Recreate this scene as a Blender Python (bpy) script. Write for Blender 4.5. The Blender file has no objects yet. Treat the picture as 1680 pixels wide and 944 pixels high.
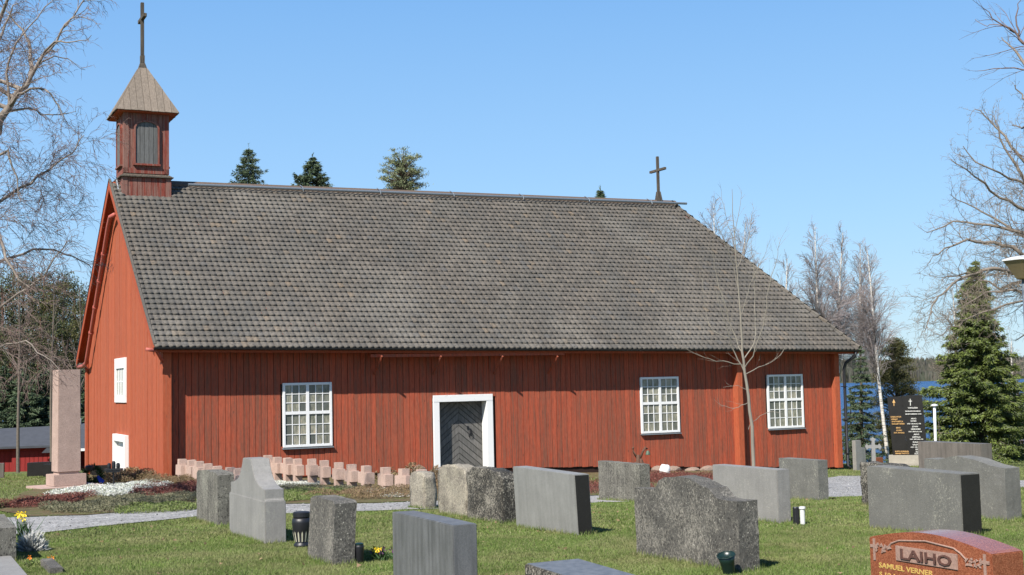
import bpy, bmesh, math, random
import numpy as np
from mathutils import Vector, Matrix
SC = bpy.context.scene
COL = SC.collection
random.seed(7); RNG = np.random.default_rng(7)
PI = math.pi
# ------------------------------------------------------------------ camera
FPX = 2100.0; ROLL = math.radians(1.3); PITCH = math.atan(155/FPX)
EYE = Vector((0, 0, 1.65))
CF = Vector((0, math.cos(PITCH), math.sin(PITCH)))
_r0 = Vector((1, 0, 0)); _u0 = Vector((0, -math.sin(PITCH), math.cos(PITCH)))
CR = math.cos(ROLL)*_r0 - math.sin(ROLL)*_u0
CU = math.cos(ROLL)*_u0 + math.sin(ROLL)*_r0
cam = bpy.data.cameras.new('camera'); camo = bpy.data.objects.new('camera', cam); COL.objects.link(camo)
cam.sensor_width = 36; cam.lens = FPX/1680*36; cam.clip_end = 9000; cam.clip_start = .1
camo.matrix_world = Matrix.Translation(EYE) @ Matrix((CR, CU, -CF)).transposed().to_4x4()
SC.camera = camo
# ------------------------------------------------------------------ sky, sun, exposure
SUN = Vector((-.896, -1.564, 1.87)).normalized()
world = bpy.data.worlds.new('World'); SC.world = world; world.use_nodes = True
wn = world.node_tree.nodes; wl = world.node_tree.links
bg = wn['Background']; sky = wn.new('ShaderNodeTexSky'); sky.sky_type = 'NISHITA'; sky.sun_disc = False
sky.sun_elevation = math.asin(SUN.z); sky.sun_rotation = math.atan2(SUN.x, SUN.y)
sky.air_density = 1.0; sky.dust_density = 0.15; sky.ozone_density = 3.2; sky.altitude = 0
bg.inputs['Strength'].default_value = 0.105
# clear spring sky: the physical sky mixed with an even elevation gradient that holds all the way round
_tc = wn.new('ShaderNodeTexCoord'); _sp = wn.new('ShaderNodeSeparateXYZ'); _rp = wn.new('ShaderNodeValToRGB'); _mx = wn.new('ShaderNodeMix'); _mx.data_type = 'RGBA'
wl.new(_tc.outputs['Generated'], _sp.inputs[0]); wl.new(_sp.outputs[2], _rp.inputs[0])
_st = [(0.0, (2.75, 3.95, 4.85)), (.035, (2.5, 3.85, 4.95)), (.12, (2.0, 3.55, 5.4)), (.30, (1.15, 2.62, 4.95)), (.6, (.52, 1.38, 3.5)), (1.0, (.32, .9, 2.7))]
while len(_rp.color_ramp.elements) < len(_st): _rp.color_ramp.elements.new(.5)
for _i, (_p, _c) in enumerate(_st): _rp.color_ramp.elements[_i].position = _p; _rp.color_ramp.elements[_i].color = (_c[0]/6, _c[1]/6, _c[2]/6, 1)
_sc = wn.new('ShaderNodeVectorMath'); _sc.operation = 'SCALE'; _sc.inputs['Scale'].default_value = 6; wl.new(_rp.outputs[0], _sc.inputs[0])
_mx.inputs[0].default_value = .85; wl.new(sky.outputs[0], _mx.inputs[6]); wl.new(_sc.outputs[0], _mx.inputs[7]); wl.new(_mx.outputs[2], bg.inputs['Color'])
sl = bpy.data.lights.new('sun', 'SUN'); sl.energy = 5.0; sl.angle = math.radians(.53); sl.color = (1, .945, .865)
so = bpy.data.objects.new('sun', sl); COL.objects.link(so)
so.rotation_euler = SUN.to_track_quat('Z', 'Y').to_euler()
SC.view_settings.view_transform = 'Standard'; SC.view_settings.look = 'None'
SC.view_settings.exposure = 0.8; SC.view_settings.gamma = 1; SC.view_settings.use_curve_mapping = False
SC.cycles.max_bounces = 5; SC.cycles.diffuse_bounces = 3; SC.cycles.transparent_max_bounces = 12

# ------------------------------------------------------------------ terrain height
def ss(t):
    t = min(1, max(0, t)); return t*t*(3-2*t)
def G(x, y):
    lat = min(21.8, max(0, x+9.8))
    k = .0195+(.0055+.0006*lat)*ss((y-14)/20)
    ys = 40+12*ss((x+5)/12)
    z = -max(y, -20)*k - .03*max(0, min(y, 145)-ys)
    if y > 145: z -= (min(y, 190)-145)*.03
    return max(z, -14)
def at(px, py, y):
    'point at distance y in front of the viewer on the bearing and elevation read off the photograph'
    d = CF + CR*((px-840)/FPX) - CU*((py-472)/FPX)
    return EYE + d*(y/d.y)

# ------------------------------------------------------------------ helpers
MW = {}
def reg(o, M): MW[o.name] = M
def tag(o, label=None, cat=None, group=None, kind=None):
    if label: o['label'] = label
    if cat: o['category'] = cat
    if group: o['group'] = group
    if kind: o['kind'] = kind
    return o
def thing(name, label, cat, loc, rotz=0, group=None):
    o = bpy.data.objects.new(name, None); COL.objects.link(o)
    o.empty_display_size = .2
    M = Matrix.Translation(Vector(loc)) @ Matrix.Rotation(rotz, 4, 'Z'); o.location = loc; o.rotation_euler = (0, 0, rotz)
    reg(o, M); return tag(o, label, cat, group)
class MB:
    def __init__(s, frame=None): s.v = []; s.f = []; s.M = frame or Matrix()
    def add(s, vs, fs):
        b = len(s.v); s.v += [tuple(s.M @ Vector(p)) for p in vs]; s.f += [tuple(i+b for i in f) for f in fs]
    def box(s, a, b):
        x0, y0, z0 = a; x1, y1, z1 = b
        s.add([(x0,y0,z0),(x1,y0,z0),(x1,y1,z0),(x0,y1,z0),(x0,y0,z1),(x1,y0,z1),(x1,y1,z1),(x0,y1,z1)],
              [(3,2,1,0),(4,5,6,7),(0,1,5,4),(1,2,6,5),(2,3,7,6),(3,0,4,7)])
    def hexa(s, p): s.add(p, [(3,2,1,0),(4,5,6,7),(0,1,5,4),(1,2,6,5),(2,3,7,6),(3,0,4,7)])
    def prism(s, poly, ext):
        'poly: list of 3D points, ext: extrusion vector'
        n = len(poly); ext = Vector(ext); a = [Vector(p) for p in poly]
        nn = Vector((0,0,0))
        for i in range(n): nn += a[i].cross(a[(i+1) % n])
        if nn.dot(ext) > 0: a.reverse()
        s.add([tuple(p) for p in a]+[tuple(p+ext) for p in a],
              [tuple(range(n)), tuple(range(2*n-1, n-1, -1))]+[(i, i+n, (i+1) % n+n, (i+1) % n)[::-1] for i in range(n)][:0]
              + [((i+1) % n, i, i+n, (i+1) % n+n) for i in range(n)])
    def tube(s, pts, r, n=8, cap=True):
        pts = [Vector(p) for p in pts]
        if not isinstance(r, (list, tuple)): r = [r]*len(pts)
        vs = []; fs = []
        t = (pts[1]-pts[0]).normalized(); ref = Vector((0,0,1)) if abs(t.z) < .9 else Vector((1,0,0))
        for i, p in enumerate(pts):
            t = (pts[min(i+1, len(pts)-1)]-pts[max(i-1, 0)]).normalized()
            a = t.cross(ref).normalized(); b = a.cross(t)
            for k in range(n):
                an = 2*PI*k/n; vs.append(tuple(p+(a*math.cos(an)+b*math.sin(an))*r[i]))
        for i in range(len(pts)-1):
            for k in range(n): k2 = (k+1) % n; fs.append((i*n+k2, i*n+k, (i+1)*n+k, (i+1)*n+k2)[::-1])
        if cap: fs += [tuple(range(n))[::1], tuple(range(len(pts)*n-1, len(pts)*n-n-1, -1))]
        s.add(vs, fs)
    def lathe(s, prof, c, n=16):
        vs = []; fs = []
        for r, z in prof:
            for k in range(n): an = 2*PI*k/n; vs.append((c[0]+r*math.cos(an), c[1]+r*math.sin(an), c[2]+z))
        m = len(prof)
        for i in range(m-1):
            for k in range(n): k2 = (k+1) % n; fs.append((i*n+k, i*n+k2, (i+1)*n+k2, (i+1)*n+k))
        fs += [tuple(range(n-1, -1, -1)), tuple(range((m-1)*n, m*n))]
        s.add(vs, fs)
def put(name, mb, mat, parent=None, smooth=False, bevel=0, label=None, kind=None, fixn=True):
    'link the collected shapes (world coordinates) as ONE mesh object under parent'
    vs = [Vector(p) for p in mb.v]
    c = sum(vs, Vector())/max(1, len(vs))
    c.z = min(p.z for p in vs)
    P = MW[parent.name] if parent else Matrix()
    rot = P.to_3x3().to_4x4() if parent else Matrix()
    M = Matrix.Translation(c) @ rot
    Mi = M.inverted()
    me = bpy.data.meshes.new(name); me.from_pydata([tuple(Mi @ p) for p in vs], [], mb.f)
    if fixn or bevel:
        bm = bmesh.new(); bm.from_mesh(me)
        if fixn: bmesh.ops.recalc_face_normals(bm, faces=bm.faces)
        if bevel: bmesh.ops.bevel(bm, geom=[e for e in bm.edges if e.is_manifold and e.calc_face_angle(0) > .5], offset=bevel, segments=2, affect='EDGES', clamp_overlap=True)
        bm.to_mesh(me); bm.free()
    me.materials.append(mat)
    o = bpy.data.objects.new(name, me); COL.objects.link(o)
    L = P.inverted() @ M
    if parent: o.parent = parent
    o.location = L.to_translation(); o.rotation_euler = L.to_euler()
    reg(o, M)
    if smooth:
        for p in me.polygons: p.use_smooth = True
    if kind: o['kind'] = kind
    if label: o['label'] = label
    return o
def rawmesh(name, V, F, mat, parent=None, kind=None, smooth=False):
    'numpy verts (n,3) world, faces (m,k) all of one size'
    k = F.shape[1]; me = bpy.data.meshes.new(name)
    V = np.asarray(V, dtype=np.float64)
    if parent is not None:
        Mi = np.array(MW[parent.name].inverted()); V = V @ Mi[:3, :3].T + Mi[:3, 3]
    me.vertices.add(len(V)); me.vertices.foreach_set('co', V.astype(np.float32).ravel())
    me.loops.add(F.size); me.loops.foreach_set('vertex_index', F.astype(np.int32).ravel())
    me.polygons.add(len(F)); me.polygons.foreach_set('loop_start', np.arange(0, F.size, k, dtype=np.int32))
    me.update(calc_edges=True)
    if smooth: me.polygons.foreach_set('use_smooth', np.ones(len(F), dtype=bool))
    me.materials.append(mat)
    o = bpy.data.objects.new(name, me); COL.objects.link(o)
    if parent is not None: o.parent = parent
    reg(o, MW[parent.name] if parent is not None else Matrix())
    if kind: o['kind'] = kind
    return o
def clip(poly, a, b, c):
    'keep the part of a 2D polygon where a*x+b*y<=c'
    out = []
    for i in range(len(poly)):
        p, q = poly[i], poly[(i+1) % len(poly)]
        dp = a*p[0]+b*p[1]-c; dq = a*q[0]+b*q[1]-c
        if dp <= 0: out.append(p)
        if dp*dq < 0:
            t = dp/(dp-dq); out.append((p[0]+(q[0]-p[0])*t, p[1]+(q[1]-p[1])*t))
    return out
# ------------------------------------------------------------------ materials
class NT:
    def __init__(s, name):
        s.m = bpy.data.materials.new(name); s.m.use_nodes = True; s.n = s.m.node_tree.nodes; s.l = s.m.node_tree.links
        s.b = s.n['Principled BSDF']
    def node(s, t, **kw):
        x = s.n.new(t)
        for k, v in kw.items(): setattr(x, k, v)
        return x
    def coord(s, scale=(1,1,1), obj=False, rnd=True):
        tc = s.node('ShaderNodeTexCoord'); mp = s.node('ShaderNodeMapping'); mp.inputs['Scale'].default_value = scale
        if obj:
            s.l.new(tc.outputs['Object'], mp.inputs['Vector'])
            if rnd:
                oi = s.node('ShaderNodeObjectInfo'); m = s.node('ShaderNodeVectorMath', operation='SCALE'); m.inputs['Scale'].default_value = 37.
                cb = s.node('ShaderNodeCombineXYZ')
                for i in range(3): s.l.new(oi.outputs['Random'], cb.inputs[i])
                s.l.new(cb.outputs[0], m.inputs[0]); s.l.new(m.outputs[0], mp.inputs['Location'])
        else:
            g = s.node('ShaderNodeNewGeometry'); s.l.new(g.outputs['Position'], mp.inputs['Vector'])
        return mp.outputs[0]
    def noise(s, vec, scale, detail=4, rough=.6):
        x = s.node('ShaderNodeTexNoise'); x.inputs['Scale'].default_value = scale; x.inputs['Detail'].default_value = detail
        x.inputs['Roughness'].default_value = rough; s.l.new(vec, x.inputs['Vector']); return x.outputs['Fac']
    def voro(s, vec, scale, out='Distance', feature='F1'):
        x = s.node('ShaderNodeTexVoronoi', feature=feature); x.inputs['Scale'].default_value = scale; s.l.new(vec, x.inputs['Vector']); return x.outputs[out]
    def ramp(s, fac, stops, interp='LINEAR'):
        x = s.node('ShaderNodeValToRGB'); x.color_ramp.interpolation = interp
        e = x.color_ramp.elements
        while len(e) < len(stops): e.new(.5)
        for i, (p, c) in enumerate(stops):
            e[i].position = p; e[i].color = (*c, 1) if not isinstance(c, (int, float)) else (c, c, c, 1)
        s.l.new(fac, x.inputs[0]); return x.outputs[0]
    def mix(s, fac, a, b, mode='MIX'):
        x = s.node('ShaderNodeMix', data_type='RGBA', blend_type=mode); x.clamp_factor = True
        for ix, val in ((0, fac), (6, a), (7, b)):
            sock = x.inputs[ix]
            if isinstance(val, (int, float)): sock.default_value = val if ix == 0 else (val, val, val, 1)
            elif isinstance(val, tuple): sock.default_value = (*val, 1)
            else: s.l.new(val, sock)
        return x.outputs[2]
    def math(s, op, a, b=0.5):
        x = s.node('ShaderNodeMath', operation=op)
        for i, val in enumerate((a, b)):
            if isinstance(val, (int, float)): x.inputs[i].default_value = val
            else: s.l.new(val, x.inputs[i])
        return x.outputs[0]
    def rnd(s):
        'one random number per object and loose piece'
        oi = s.node('ShaderNodeObjectInfo'); g = s.node('ShaderNodeNewGeometry')
        return s.math('FRACT', s.math('ADD', oi.outputs['Random'], g.outputs['Random Per Island']), 0)
    def bump(s, h, strength, dist=.02):
        x = s.node('ShaderNodeBump'); x.inputs['Strength'].default_value = strength; x.inputs['Distance'].default_value = dist
        s.l.new(h, x.inputs['Height']); s.l.new(x.outputs[0], s.b.inputs['Normal'])
    def done(s, col, rough=.8, spec=.3, metal=0):
        for sock, val in ((s.b.inputs['Base Color'], col), (s.b.inputs['Roughness'], rough)):
            if isinstance(val, tuple): sock.default_value = (*val, 1)
            elif isinstance(val, (int, float)): sock.default_value = val
            else: s.l.new(val, sock)
        s.b.inputs['Specular IOR Level'].default_value = spec; s.b.inputs['Metallic'].default_value = metal
        return s.m
def paint_wood(name, c1, c2, wear, wearcol=(.13,.085,.06), rough=.85):
    m = NT(name); v = m.coord((6, 6, .35), obj=True); r = m.rnd()
    base = m.mix(r, c1, c2)
    n1 = m.noise(v, 4, 6, .7); base = m.mix(m.ramp(n1, [(.3, 0), (.7, 1)]), base, m.mix(.5, c2, c1, 'MULTIPLY'))
    base = m.mix(m.math('MULTIPLY', m.ramp(n1, [(.25, 1), (.6, 0)]), .45), base, tuple(x*.5 for x in c1))
    v2 = m.coord((8, 8, .42), obj=True); n2 = m.noise(v2, 2.6, 8, .72)
    th = m.math('ADD', n2, m.math('MULTIPLY', m.math('SUBTRACT', r, .5), .09))
    w = m.ramp(th, [(.60-wear*.25, 0), (.72-wear*.18, 1)])
    base = m.mix(m.math('MULTIPLY', w, min(1., .35+wear*.5)), base, wearcol)
    n5 = m.noise(m.coord((1, 1, .3)), .8, 5, .65); base = m.mix(m.math('MULTIPLY', m.ramp(n5, [(.48, 0), (.68, 1)]), .50*min(1, wear+.15)), base, tuple(.5*(p+q) for p, q in zip(c2, wearcol)))
    kn = m.voro(m.coord((5, 5, 1.6), obj=True), 1.0); base = m.mix(m.ramp(kn, [(.05, .7), (.09, 0)]), base, tuple(x*.6 for x in wearcol))
    v3 = m.coord((1,1,.3)); n3 = m.noise(v3, 22, 5); base = m.mix(.35, base, m.ramp(n3, [(.3,.3),(.7,1.)]), 'MULTIPLY')
    v4 = m.coord((40, 40, 1.2), obj=True); m.bump(m.noise(v4, 2, 5), .5, .01)
    return m.done(base, rough, .2)
M = {}
M['gable'] = paint_wood('red_ochre_gable_boards', (.53,.142,.064), (.43,.110,.050), .42, (.30,.11,.065))
M['plank'] = paint_wood('red_ochre_weathered_boards', (.54,.130,.066), (.42,.098,.050), .66, (.14,.080,.055))
M['trim'] = paint_wood('red_ochre_trim', (.48,.115,.050), (.42,.098,.045), .15)
M['tower'] = paint_wood('faded_red_tower_boards', (.30,.068,.045), (.22,.055,.04), .8, (.24,.15,.12))
M['towerroof'] = paint_wood('silvered_roof_boards', (.33,.27,.215), (.27,.225,.18), .6, (.15,.125,.10))
M['shutter'] = paint_wood('grey_shutter_boards', (.20,.20,.195), (.165,.165,.16), .5, (.09,.09,.088))
M['door'] = paint_wood('tarred_door_boards', (.23,.22,.205), (.17,.165,.155), .6, (.08,.077,.072))
M['cross'] = paint_wood('grey_cross_wood', (.085,.075,.065), (.07,.06,.052), .6, (.17,.14,.10))
def simple(name, col, rough=.7, spec=.3, metal=0, n=0.25, scale=20, bump=.2):
    m = NT(name); v = m.coord(); a = m.noise(v, scale, 5)
    c = m.mix(n, col, m.ramp(a, [(.3, .25), (.7, 1.)]), 'MULTIPLY'); m.bump(a, bump, .01); return m.done(c, rough, spec, metal)
M['dark'] = simple('dark_core', (.03,.014,.01), .9)
M['black'] = simple('black_painted_metal', (.012,.012,.014), .45, .5)
M['metal'] = simple('grey_zinc_tube', (.22,.25,.27), .45, .5, .5)
M['pinkpipe'] = simple('faded_pink_pipe', (.42,.11,.085), .6)
M['ridge'] = paint_wood('ridge_boards', (.20,.145,.105), (.15,.11,.085), .5, (.08,.06,.05))
m = NT('white_window_paint'); v = m.coord((1,1,1)); n = m.noise(v, 9, 8, .8)
M['white'] = m.done(m.mix(m.ramp(n, [(.60, 0), (.68, 1)]), (.70,.70,.685), (.42,.40,.36)), .55, .4)
m = NT('window_pane'); v = m.coord((3, 3, 1), obj=True); r = m.rnd()
c = m.ramp(m.noise(v, 5, 2), [(.35, (.15,.155,.12)), (.6, (.29,.28,.22)), (.75, (.36,.29,.20))])
c = m.mix(m.ramp(r, [(.25, 0), (.55, .45), (.9, .95)]), c, (.085,.095,.085)); M['pane'] = m.done(c, .10, .5)
def tilemat(name):
    m = NT(name); v = m.coord(); r = m.rnd()
    c = m.mix(r, (.128,.111,.091), (.082,.073,.062))
    c = m.mix(m.ramp(r, [(.0,0),(.97,0),(.985,.8)]), c, (.17,.13,.09))
    c = m.mix(m.ramp(r, [(.03,.8),(.06,0)]), c, (.085,.082,.078))
    big = m.noise(m.coord((1, .35, .35)), .9, 5); c = m.mix(m.ramp(big, [(.42, 0), (.66, .6)]), c, (.075,.073,.066)); c = m.mix(m.ramp(m.noise(v, .4, 4), [(.5, 0), (.7, .4)]), c, (.19,.175,.15))
    sp = m.noise(v, 28, 6, .8); c = m.mix(m.ramp(sp, [(.55, 0), (.72, .7)]), c, (.27,.26,.225))
    sp2 = m.noise(v, 13, 6, .8); c = m.mix(m.ramp(sp2, [(.50, 0), (.64, .85)]), c, (.038,.037,.033))
    m.bump(sp, .6, .01); return m.done(c, .9, .25)
M['tile'] = tilemat('concrete_roof_tile')
def granite(name, c1, c2, rough=.6, lichen=0, lcol=(.42,.43,.37), dark=(.03,.03,.03), dk=0, sc=1., bump=.3, spec=.4, streak=0):
    m = NT(name); v = m.coord(); f = m.noise(v, 260*sc, 2); c = m.ramp(f, [(.38, c1), (.62, c2)])
    g = m.noise(v, 90*sc, 3); c = m.mix(.35, c, m.ramp(g, [(.35, .45), (.65, 1.1)]), 'MULTIPLY')
    h = m.noise(v, 3.2, 5, .65); c = m.mix(.35, c, m.ramp(h, [(.3, .5), (.7, 1.1)]), 'MULTIPLY')
    if streak:
        vs = m.coord((9, 9, .8)); q = m.noise(vs, 1.6, 5, .6); c = m.mix(streak, c, m.ramp(q, [(.35, .35), (.62, 1.1)]), 'MULTIPLY')
    if dk:
        q = m.voro(m.coord((1,1,.75)), 34); c = m.mix(m.math('MULTIPLY', m.ramp(m.math('ADD', q, m.math('MULTIPLY', h, .5)), [(.42, 1), (.66, 0)]), dk), c, dark)
    if lichen:
        vl = m.coord((1, 1, .8)); q = m.noise(vl, 40, 7, .85); p = m.noise(v, 2.6, 3)
        a = m.ramp(m.math('ADD', q, m.math('MULTIPLY', m.math('SUBTRACT', p, .5), .35)), [(.60-.16*lichen, 0), (.70-.16*lichen, 1)])
        c = m.mix(m.math('MULTIPLY', a, min(1, .55+.3*lichen)), c, lcol)
        q2 = m.math('ADD', m.voro(m.coord((1,1,.7)), 30), m.math('MULTIPLY', m.math('SUBTRACT', m.noise(v, 7, 4), .45), .35)); c = m.mix(m.ramp(q2, [(.09, .9*min(1, lichen*1.3)), (.17, 0)]), c, (.50,.51,.46))
        m.bump(q, bump, .02)
    else: m.bump(g, bump*.5, .006)
    c = m.mix(1.0, c, (1.06, 1.0, .92), 'MULTIPLY')
    return m.done(c, rough, spec)
M['pinkgran'] = granite('pink_granite', (.36,.265,.235), (.435,.33,.295), .8, sc=.35, bump=.2)
M['pinkgran2'] = granite('rough_pink_granite', (.42,.315,.275), (.50,.385,.34), .85, sc=.5, streak=.15)
M['g_plain'] = granite('grey_plain_granite', (.21,.22,.22), (.27,.28,.28), .5, streak=.2, bump=.1)
M['g_light'] = granite('light_grey_granite', (.215,.22,.22), (.27,.275,.275), .6, lichen=.12, streak=.15)
M['g_lich'] = granite('lichen_grey_stone', (.13,.13,.12), (.18,.18,.165), .9, lichen=.45, dk=.95, streak=.5, spec=.2, lcol=(.30,.31,.27))
M['g_lich2'] = granite('pale_lichen_stone', (.17,.16,.14), (.23,.215,.19), .95, lichen=.85, dk=.6, spec=.2, lcol=(.36,.345,.29), bump=.8)
M['g_dark'] = granite('black_lichen_stone', (.025,.025,.024), (.05,.05,.047), .9, lichen=.68, dk=.9, spec=.2, lcol=(.36,.35,.31), bump=.9)
M['g_mid'] = granite('grey_speckled_stone', (.075,.075,.072), (.115,.115,.108), .85, lichen=.66, dk=.8, spec=.2, lcol=(.26,.255,.23), bump=.7)
M['g_mid2'] = granite('weathered_grey_granite', (.125,.13,.125), (.17,.175,.168), .7, lichen=.20, streak=.12, spec=.3)
M['g_polish'] = granite('polished_dark_granite', (.016,.016,.017), (.030,.030,.031), .25, bump=.02, spec=.3)
M['g_brown'] = granite('brown_grey_granite', (.13,.12,.11), (.17,.16,.145), .45, streak=.45, bump=.1)
M['g_blue'] = granite('blue_grey_polished_granite', (.12,.13,.145), (.16,.17,.185), .32, streak=.55, bump=.05, spec=.5)
M['g_red'] = granite('red_granite', (.17,.048,.026), (.32,.125,.072), .18, sc=.4, bump=.05, spec=.5)
M['g_redtext'] = granite('dark_red_letter_granite', (.07,.035,.028), (.12,.06,.05), .6, sc=.6)
M['g_pinkrough'] = granite('chiselled_pink_granite', (.25,.16,.135), (.34,.235,.20), .9, sc=.6, bump=.8)
M['concrete'] = granite('concrete', (.30,.29,.26), (.37,.36,.33), .9, lichen=.15)
M['boulder'] = granite('foundation_granite', (.20,.155,.13), (.29,.23,.20), .9, sc=.3, bump=.6)
M['gold'] = simple('gilt_lettering', (.62,.42,.12), .45, .5, .3, 0)
M['pale'] = simple('pale_lettering', (.55,.55,.52), .7, .3, 0, 0)
M['orange_text'] = simple('orange_gilt_lettering', (.60,.36,.14), .5, .4, .2, 0)
def leafmat(name, cols, rough=.8, trans=.0, big=.8, bigs=1.5, spec=.15, straw=0):
    m = NT(name); r = m.rnd(); st = [(i/max(1, len(cols)-1), c) for i, c in enumerate(cols)]
    c = m.ramp(r, st); v = m.coord(); b = m.noise(v, bigs, 4)
    c = m.mix(big, c, m.ramp(b, [(.32, .5), (.68, 1.25)]), 'MULTIPLY')
    if straw: c = m.mix(m.ramp(m.noise(m.coord(), .75, 6, .75), [(.46, 0), (.62, straw)]), c, (.26,.23,.12))
    return m.done(c, rough, spec)
M['grass'] = leafmat('grass_blades', [(.070,.120,.024), (.105,.165,.034), (.15,.195,.052), (.09,.145,.03), (.28,.26,.14)], .7, big=.5, bigs=.9, straw=.48)
m = NT('lawn_ground'); v = m.coord(); a = m.noise(v, 1.1, 6, .7); b = m.noise(v, 25, 5, .8)
c = m.ramp(a, [(.3, (.085,.11,.032)), (.5, (.13,.145,.05)), (.7, (.18,.175,.08))])
c = m.mix(.5, c, m.ramp(b, [(.3, .35), (.7, 1.25)]), 'MULTIPLY'); m.bump(b, .8, .04); M['lawn'] = m.done(c, .95, .1)
m = NT('gravel'); v = m.coord(); a = m.voro(v, 38, 'Color'); b = m.noise(v, 3, 5); sep = m.node('ShaderNodeSeparateColor'); m.l.new(a, sep.inputs[0])
c = m.ramp(sep.outputs[0], [(0, (.13,.13,.125)), (.5, (.28,.275,.265)), (1, (.46,.45,.43))]); c = m.mix(.6, c, m.ramp(b, [(.3, .5), (.7, 1.1)]), 'MULTIPLY')
m.bump(m.voro(v, 38), .6, .02); M['gravel'] = m.done(c, .9, .2)
m = NT('bed_soil'); v = m.coord(); a = m.noise(v, 2.2, 5); b = m.noise(v, 30, 6, .8)
c = m.ramp(a, [(.35, (.15,.105,.06)), (.5, (.20,.16,.085)), (.62, (.14,.15,.055))]); c = m.mix(.6, c, m.ramp(b, [(.3, .3), (.7, 1.3)]), 'MULTIPLY'); m.bump(b, 1, .05); M['soil'] = m.done(c, .95, .1)
m = NT('lake_water'); v = m.coord((1, 3, 1)); a = m.noise(v, .5, 5); m.bump(a, 1.0, 1.2)
M['water'] = m.done((.010,.055,.16), .30, .22)
M['bark'] = simple('grey_brown_bark', (.15,.125,.10), .9, .2, 0, .5, 12, .8)
m = NT('birch_bark'); v = m.coord((1, 1, 4)); a = m.noise(v, 4, 5, .7); c = m.ramp(a, [(.38, (.07,.06,.05)), (.47, (.52,.49,.44)), (.8, (.66,.63,.57))]); m.bump(a, .4, .02); M['bark_l'] = simple('pale_grey_bark', (.22,.185,.15), .9, .2, 0, .5, 12, .6); M['birch'] = m.done(c, .8, .2)
M['limb'] = simple('birch_limb_bark', (.26,.22,.185), .85, .2, 0, .6, 7, .4)
M['twig'] = leafmat('purplish_twigs', [(.13,.088,.075), (.20,.145,.125), (.165,.115,.10)], .8, big=.3)
M['twig_far'] = leafmat('far_birch_twigs', [(.24,.205,.195), (.30,.26,.25), (.20,.17,.16)], .8, big=.3)
M['twig_g'] = leafmat('grey_brown_twigs', [(.20,.165,.13), (.28,.23,.18), (.17,.14,.11)], .8, big=.3)
M['twig_y'] = leafmat('pale_young_tree_bark', [(.20,.18,.145), (.26,.235,.19), (.155,.14,.11)], .8, big=.3)
M['spruce'] = leafmat('spruce_needles', [(.06,.085,.022), (.12,.16,.034), (.155,.19,.05), (.09,.125,.035), (.22,.25,.15)], .7, big=.45, bigs=2.2)
M['spruce_b'] = leafmat('blue_green_spruce_needles', [(.035,.055,.028), (.07,.10,.05), (.10,.135,.08)], .7, big=.5, bigs=2)
M['pine'] = leafmat('pine_needles', [(.03,.04,.017), (.06,.07,.028), (.085,.09,.036)], .7, big=.6, bigs=.6)
M['pinetop'] = leafmat('light_pine_needles', [(.10,.13,.06), (.17,.20,.10), (.24,.24,.14)], .7, big=.3)
M['pinebrown'] = leafmat('brownish_pine_needles', [(.05,.055,.02), (.085,.085,.03), (.11,.10,.045)], .7, big=.6, bigs=.9)
M['far'] = leafmat('far_forest', [(.055,.065,.045), (.085,.085,.065), (.11,.10,.085), (.07,.08,.06)], .9, big=.4, bigs=.02)
M['roofing'] = simple('dark_grey_roofing', (.060,.065,.075), .8, .3, 0, .3, 3)
M['annex'] = paint_wood('deep_red_boards', (.36,.040,.036), (.30,.034,.031), .1)
M['green_metal'] = simple('dark_green_enamel', (.008,.022,.018), .3, .5, 0, 0)
M['rust'] = simple('rusty_iron', (.14,.075,.05), .9, .3, .2, .6, 30, .8)
M['verdigris'] = simple('verdigris_bell', (.12,.17,.12), .7, .4, .3, .5)
M['white_leaf'] = leafmat('white_heather', [(.62,.62,.58), (.75,.75,.71), (.52,.54,.46), (.20,.24,.12)], .8, big=.3, bigs=8)
M['red_leaf'] = leafmat('red_brown_heather', [(.12,.035,.03), (.19,.065,.05), (.09,.03,.025), (.24,.13,.10)], .8, big=.5, bigs=5)
M['green_leaf'] = leafmat('low_green_cover', [(.09,.14,.03), (.15,.20,.05), (.20,.21,.10), (.08,.11,.035)], .8, big=.5, bigs=5)
M['grey_leaf'] = leafmat('grey_green_cover', [(.11,.12,.07), (.17,.165,.10), (.22,.20,.13), (.08,.085,.045)], .8, big=.5, bigs=4)
M['brown_leaf'] = leafmat('dry_brown_cover', [(.15,.10,.065), (.24,.16,.10), (.19,.15,.07), (.11,.075,.045)], .85, big=.5, bigs=4)
M['pale_leaf'] = leafmat('silver_leaves', [(.36,.37,.35), (.48,.48,.46), (.26,.27,.25)], .8, big=.3, bigs=9)
M['yellow'] = simple('yellow_petals', (.80,.55,.02), .6, .3, 0, .1)
M['orange'] = simple('orange_petals', (.75,.22,.02), .6, .3, 0, .1)
M['purple'] = simple('dark_purple_petals', (.07,.015,.07), .6, .3, 0, .1)
M['leafdark'] = simple('dark_leaves', (.035,.075,.02), .6, .3, 0, .3)
M['ribbon'] = simple('blue_ribbon', (.03,.06,.35), .6, .3, 0, .1)
M['lampshade'] = simple('beige_lamp_glass', (.50,.40,.24), .35, .5, 0, .1)
_m = M['lampshade']; _n = _m.node_tree.nodes; _t = _n.new('ShaderNodeBsdfTranslucent'); _t.inputs[0].default_value = (.75,.60,.38,1); _x = _n.new('ShaderNodeMixShader'); _x.inputs[0].default_value = .6
_m.node_tree.links.new(_n['Principled BSDF'].outputs[0], _x.inputs[1]); _m.node_tree.links.new(_t.outputs[0], _x.inputs[2]); _m.node_tree.links.new(_x.outputs[0], _n['Material Output'].inputs[0])
M['plastic'] = simple('grey_white_plastic', (.62,.62,.60), .4, .5, 0, .1)
M['ivory'] = simple('cream_stripes', (.42,.40,.30), .5, .4, 0, .1)

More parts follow.
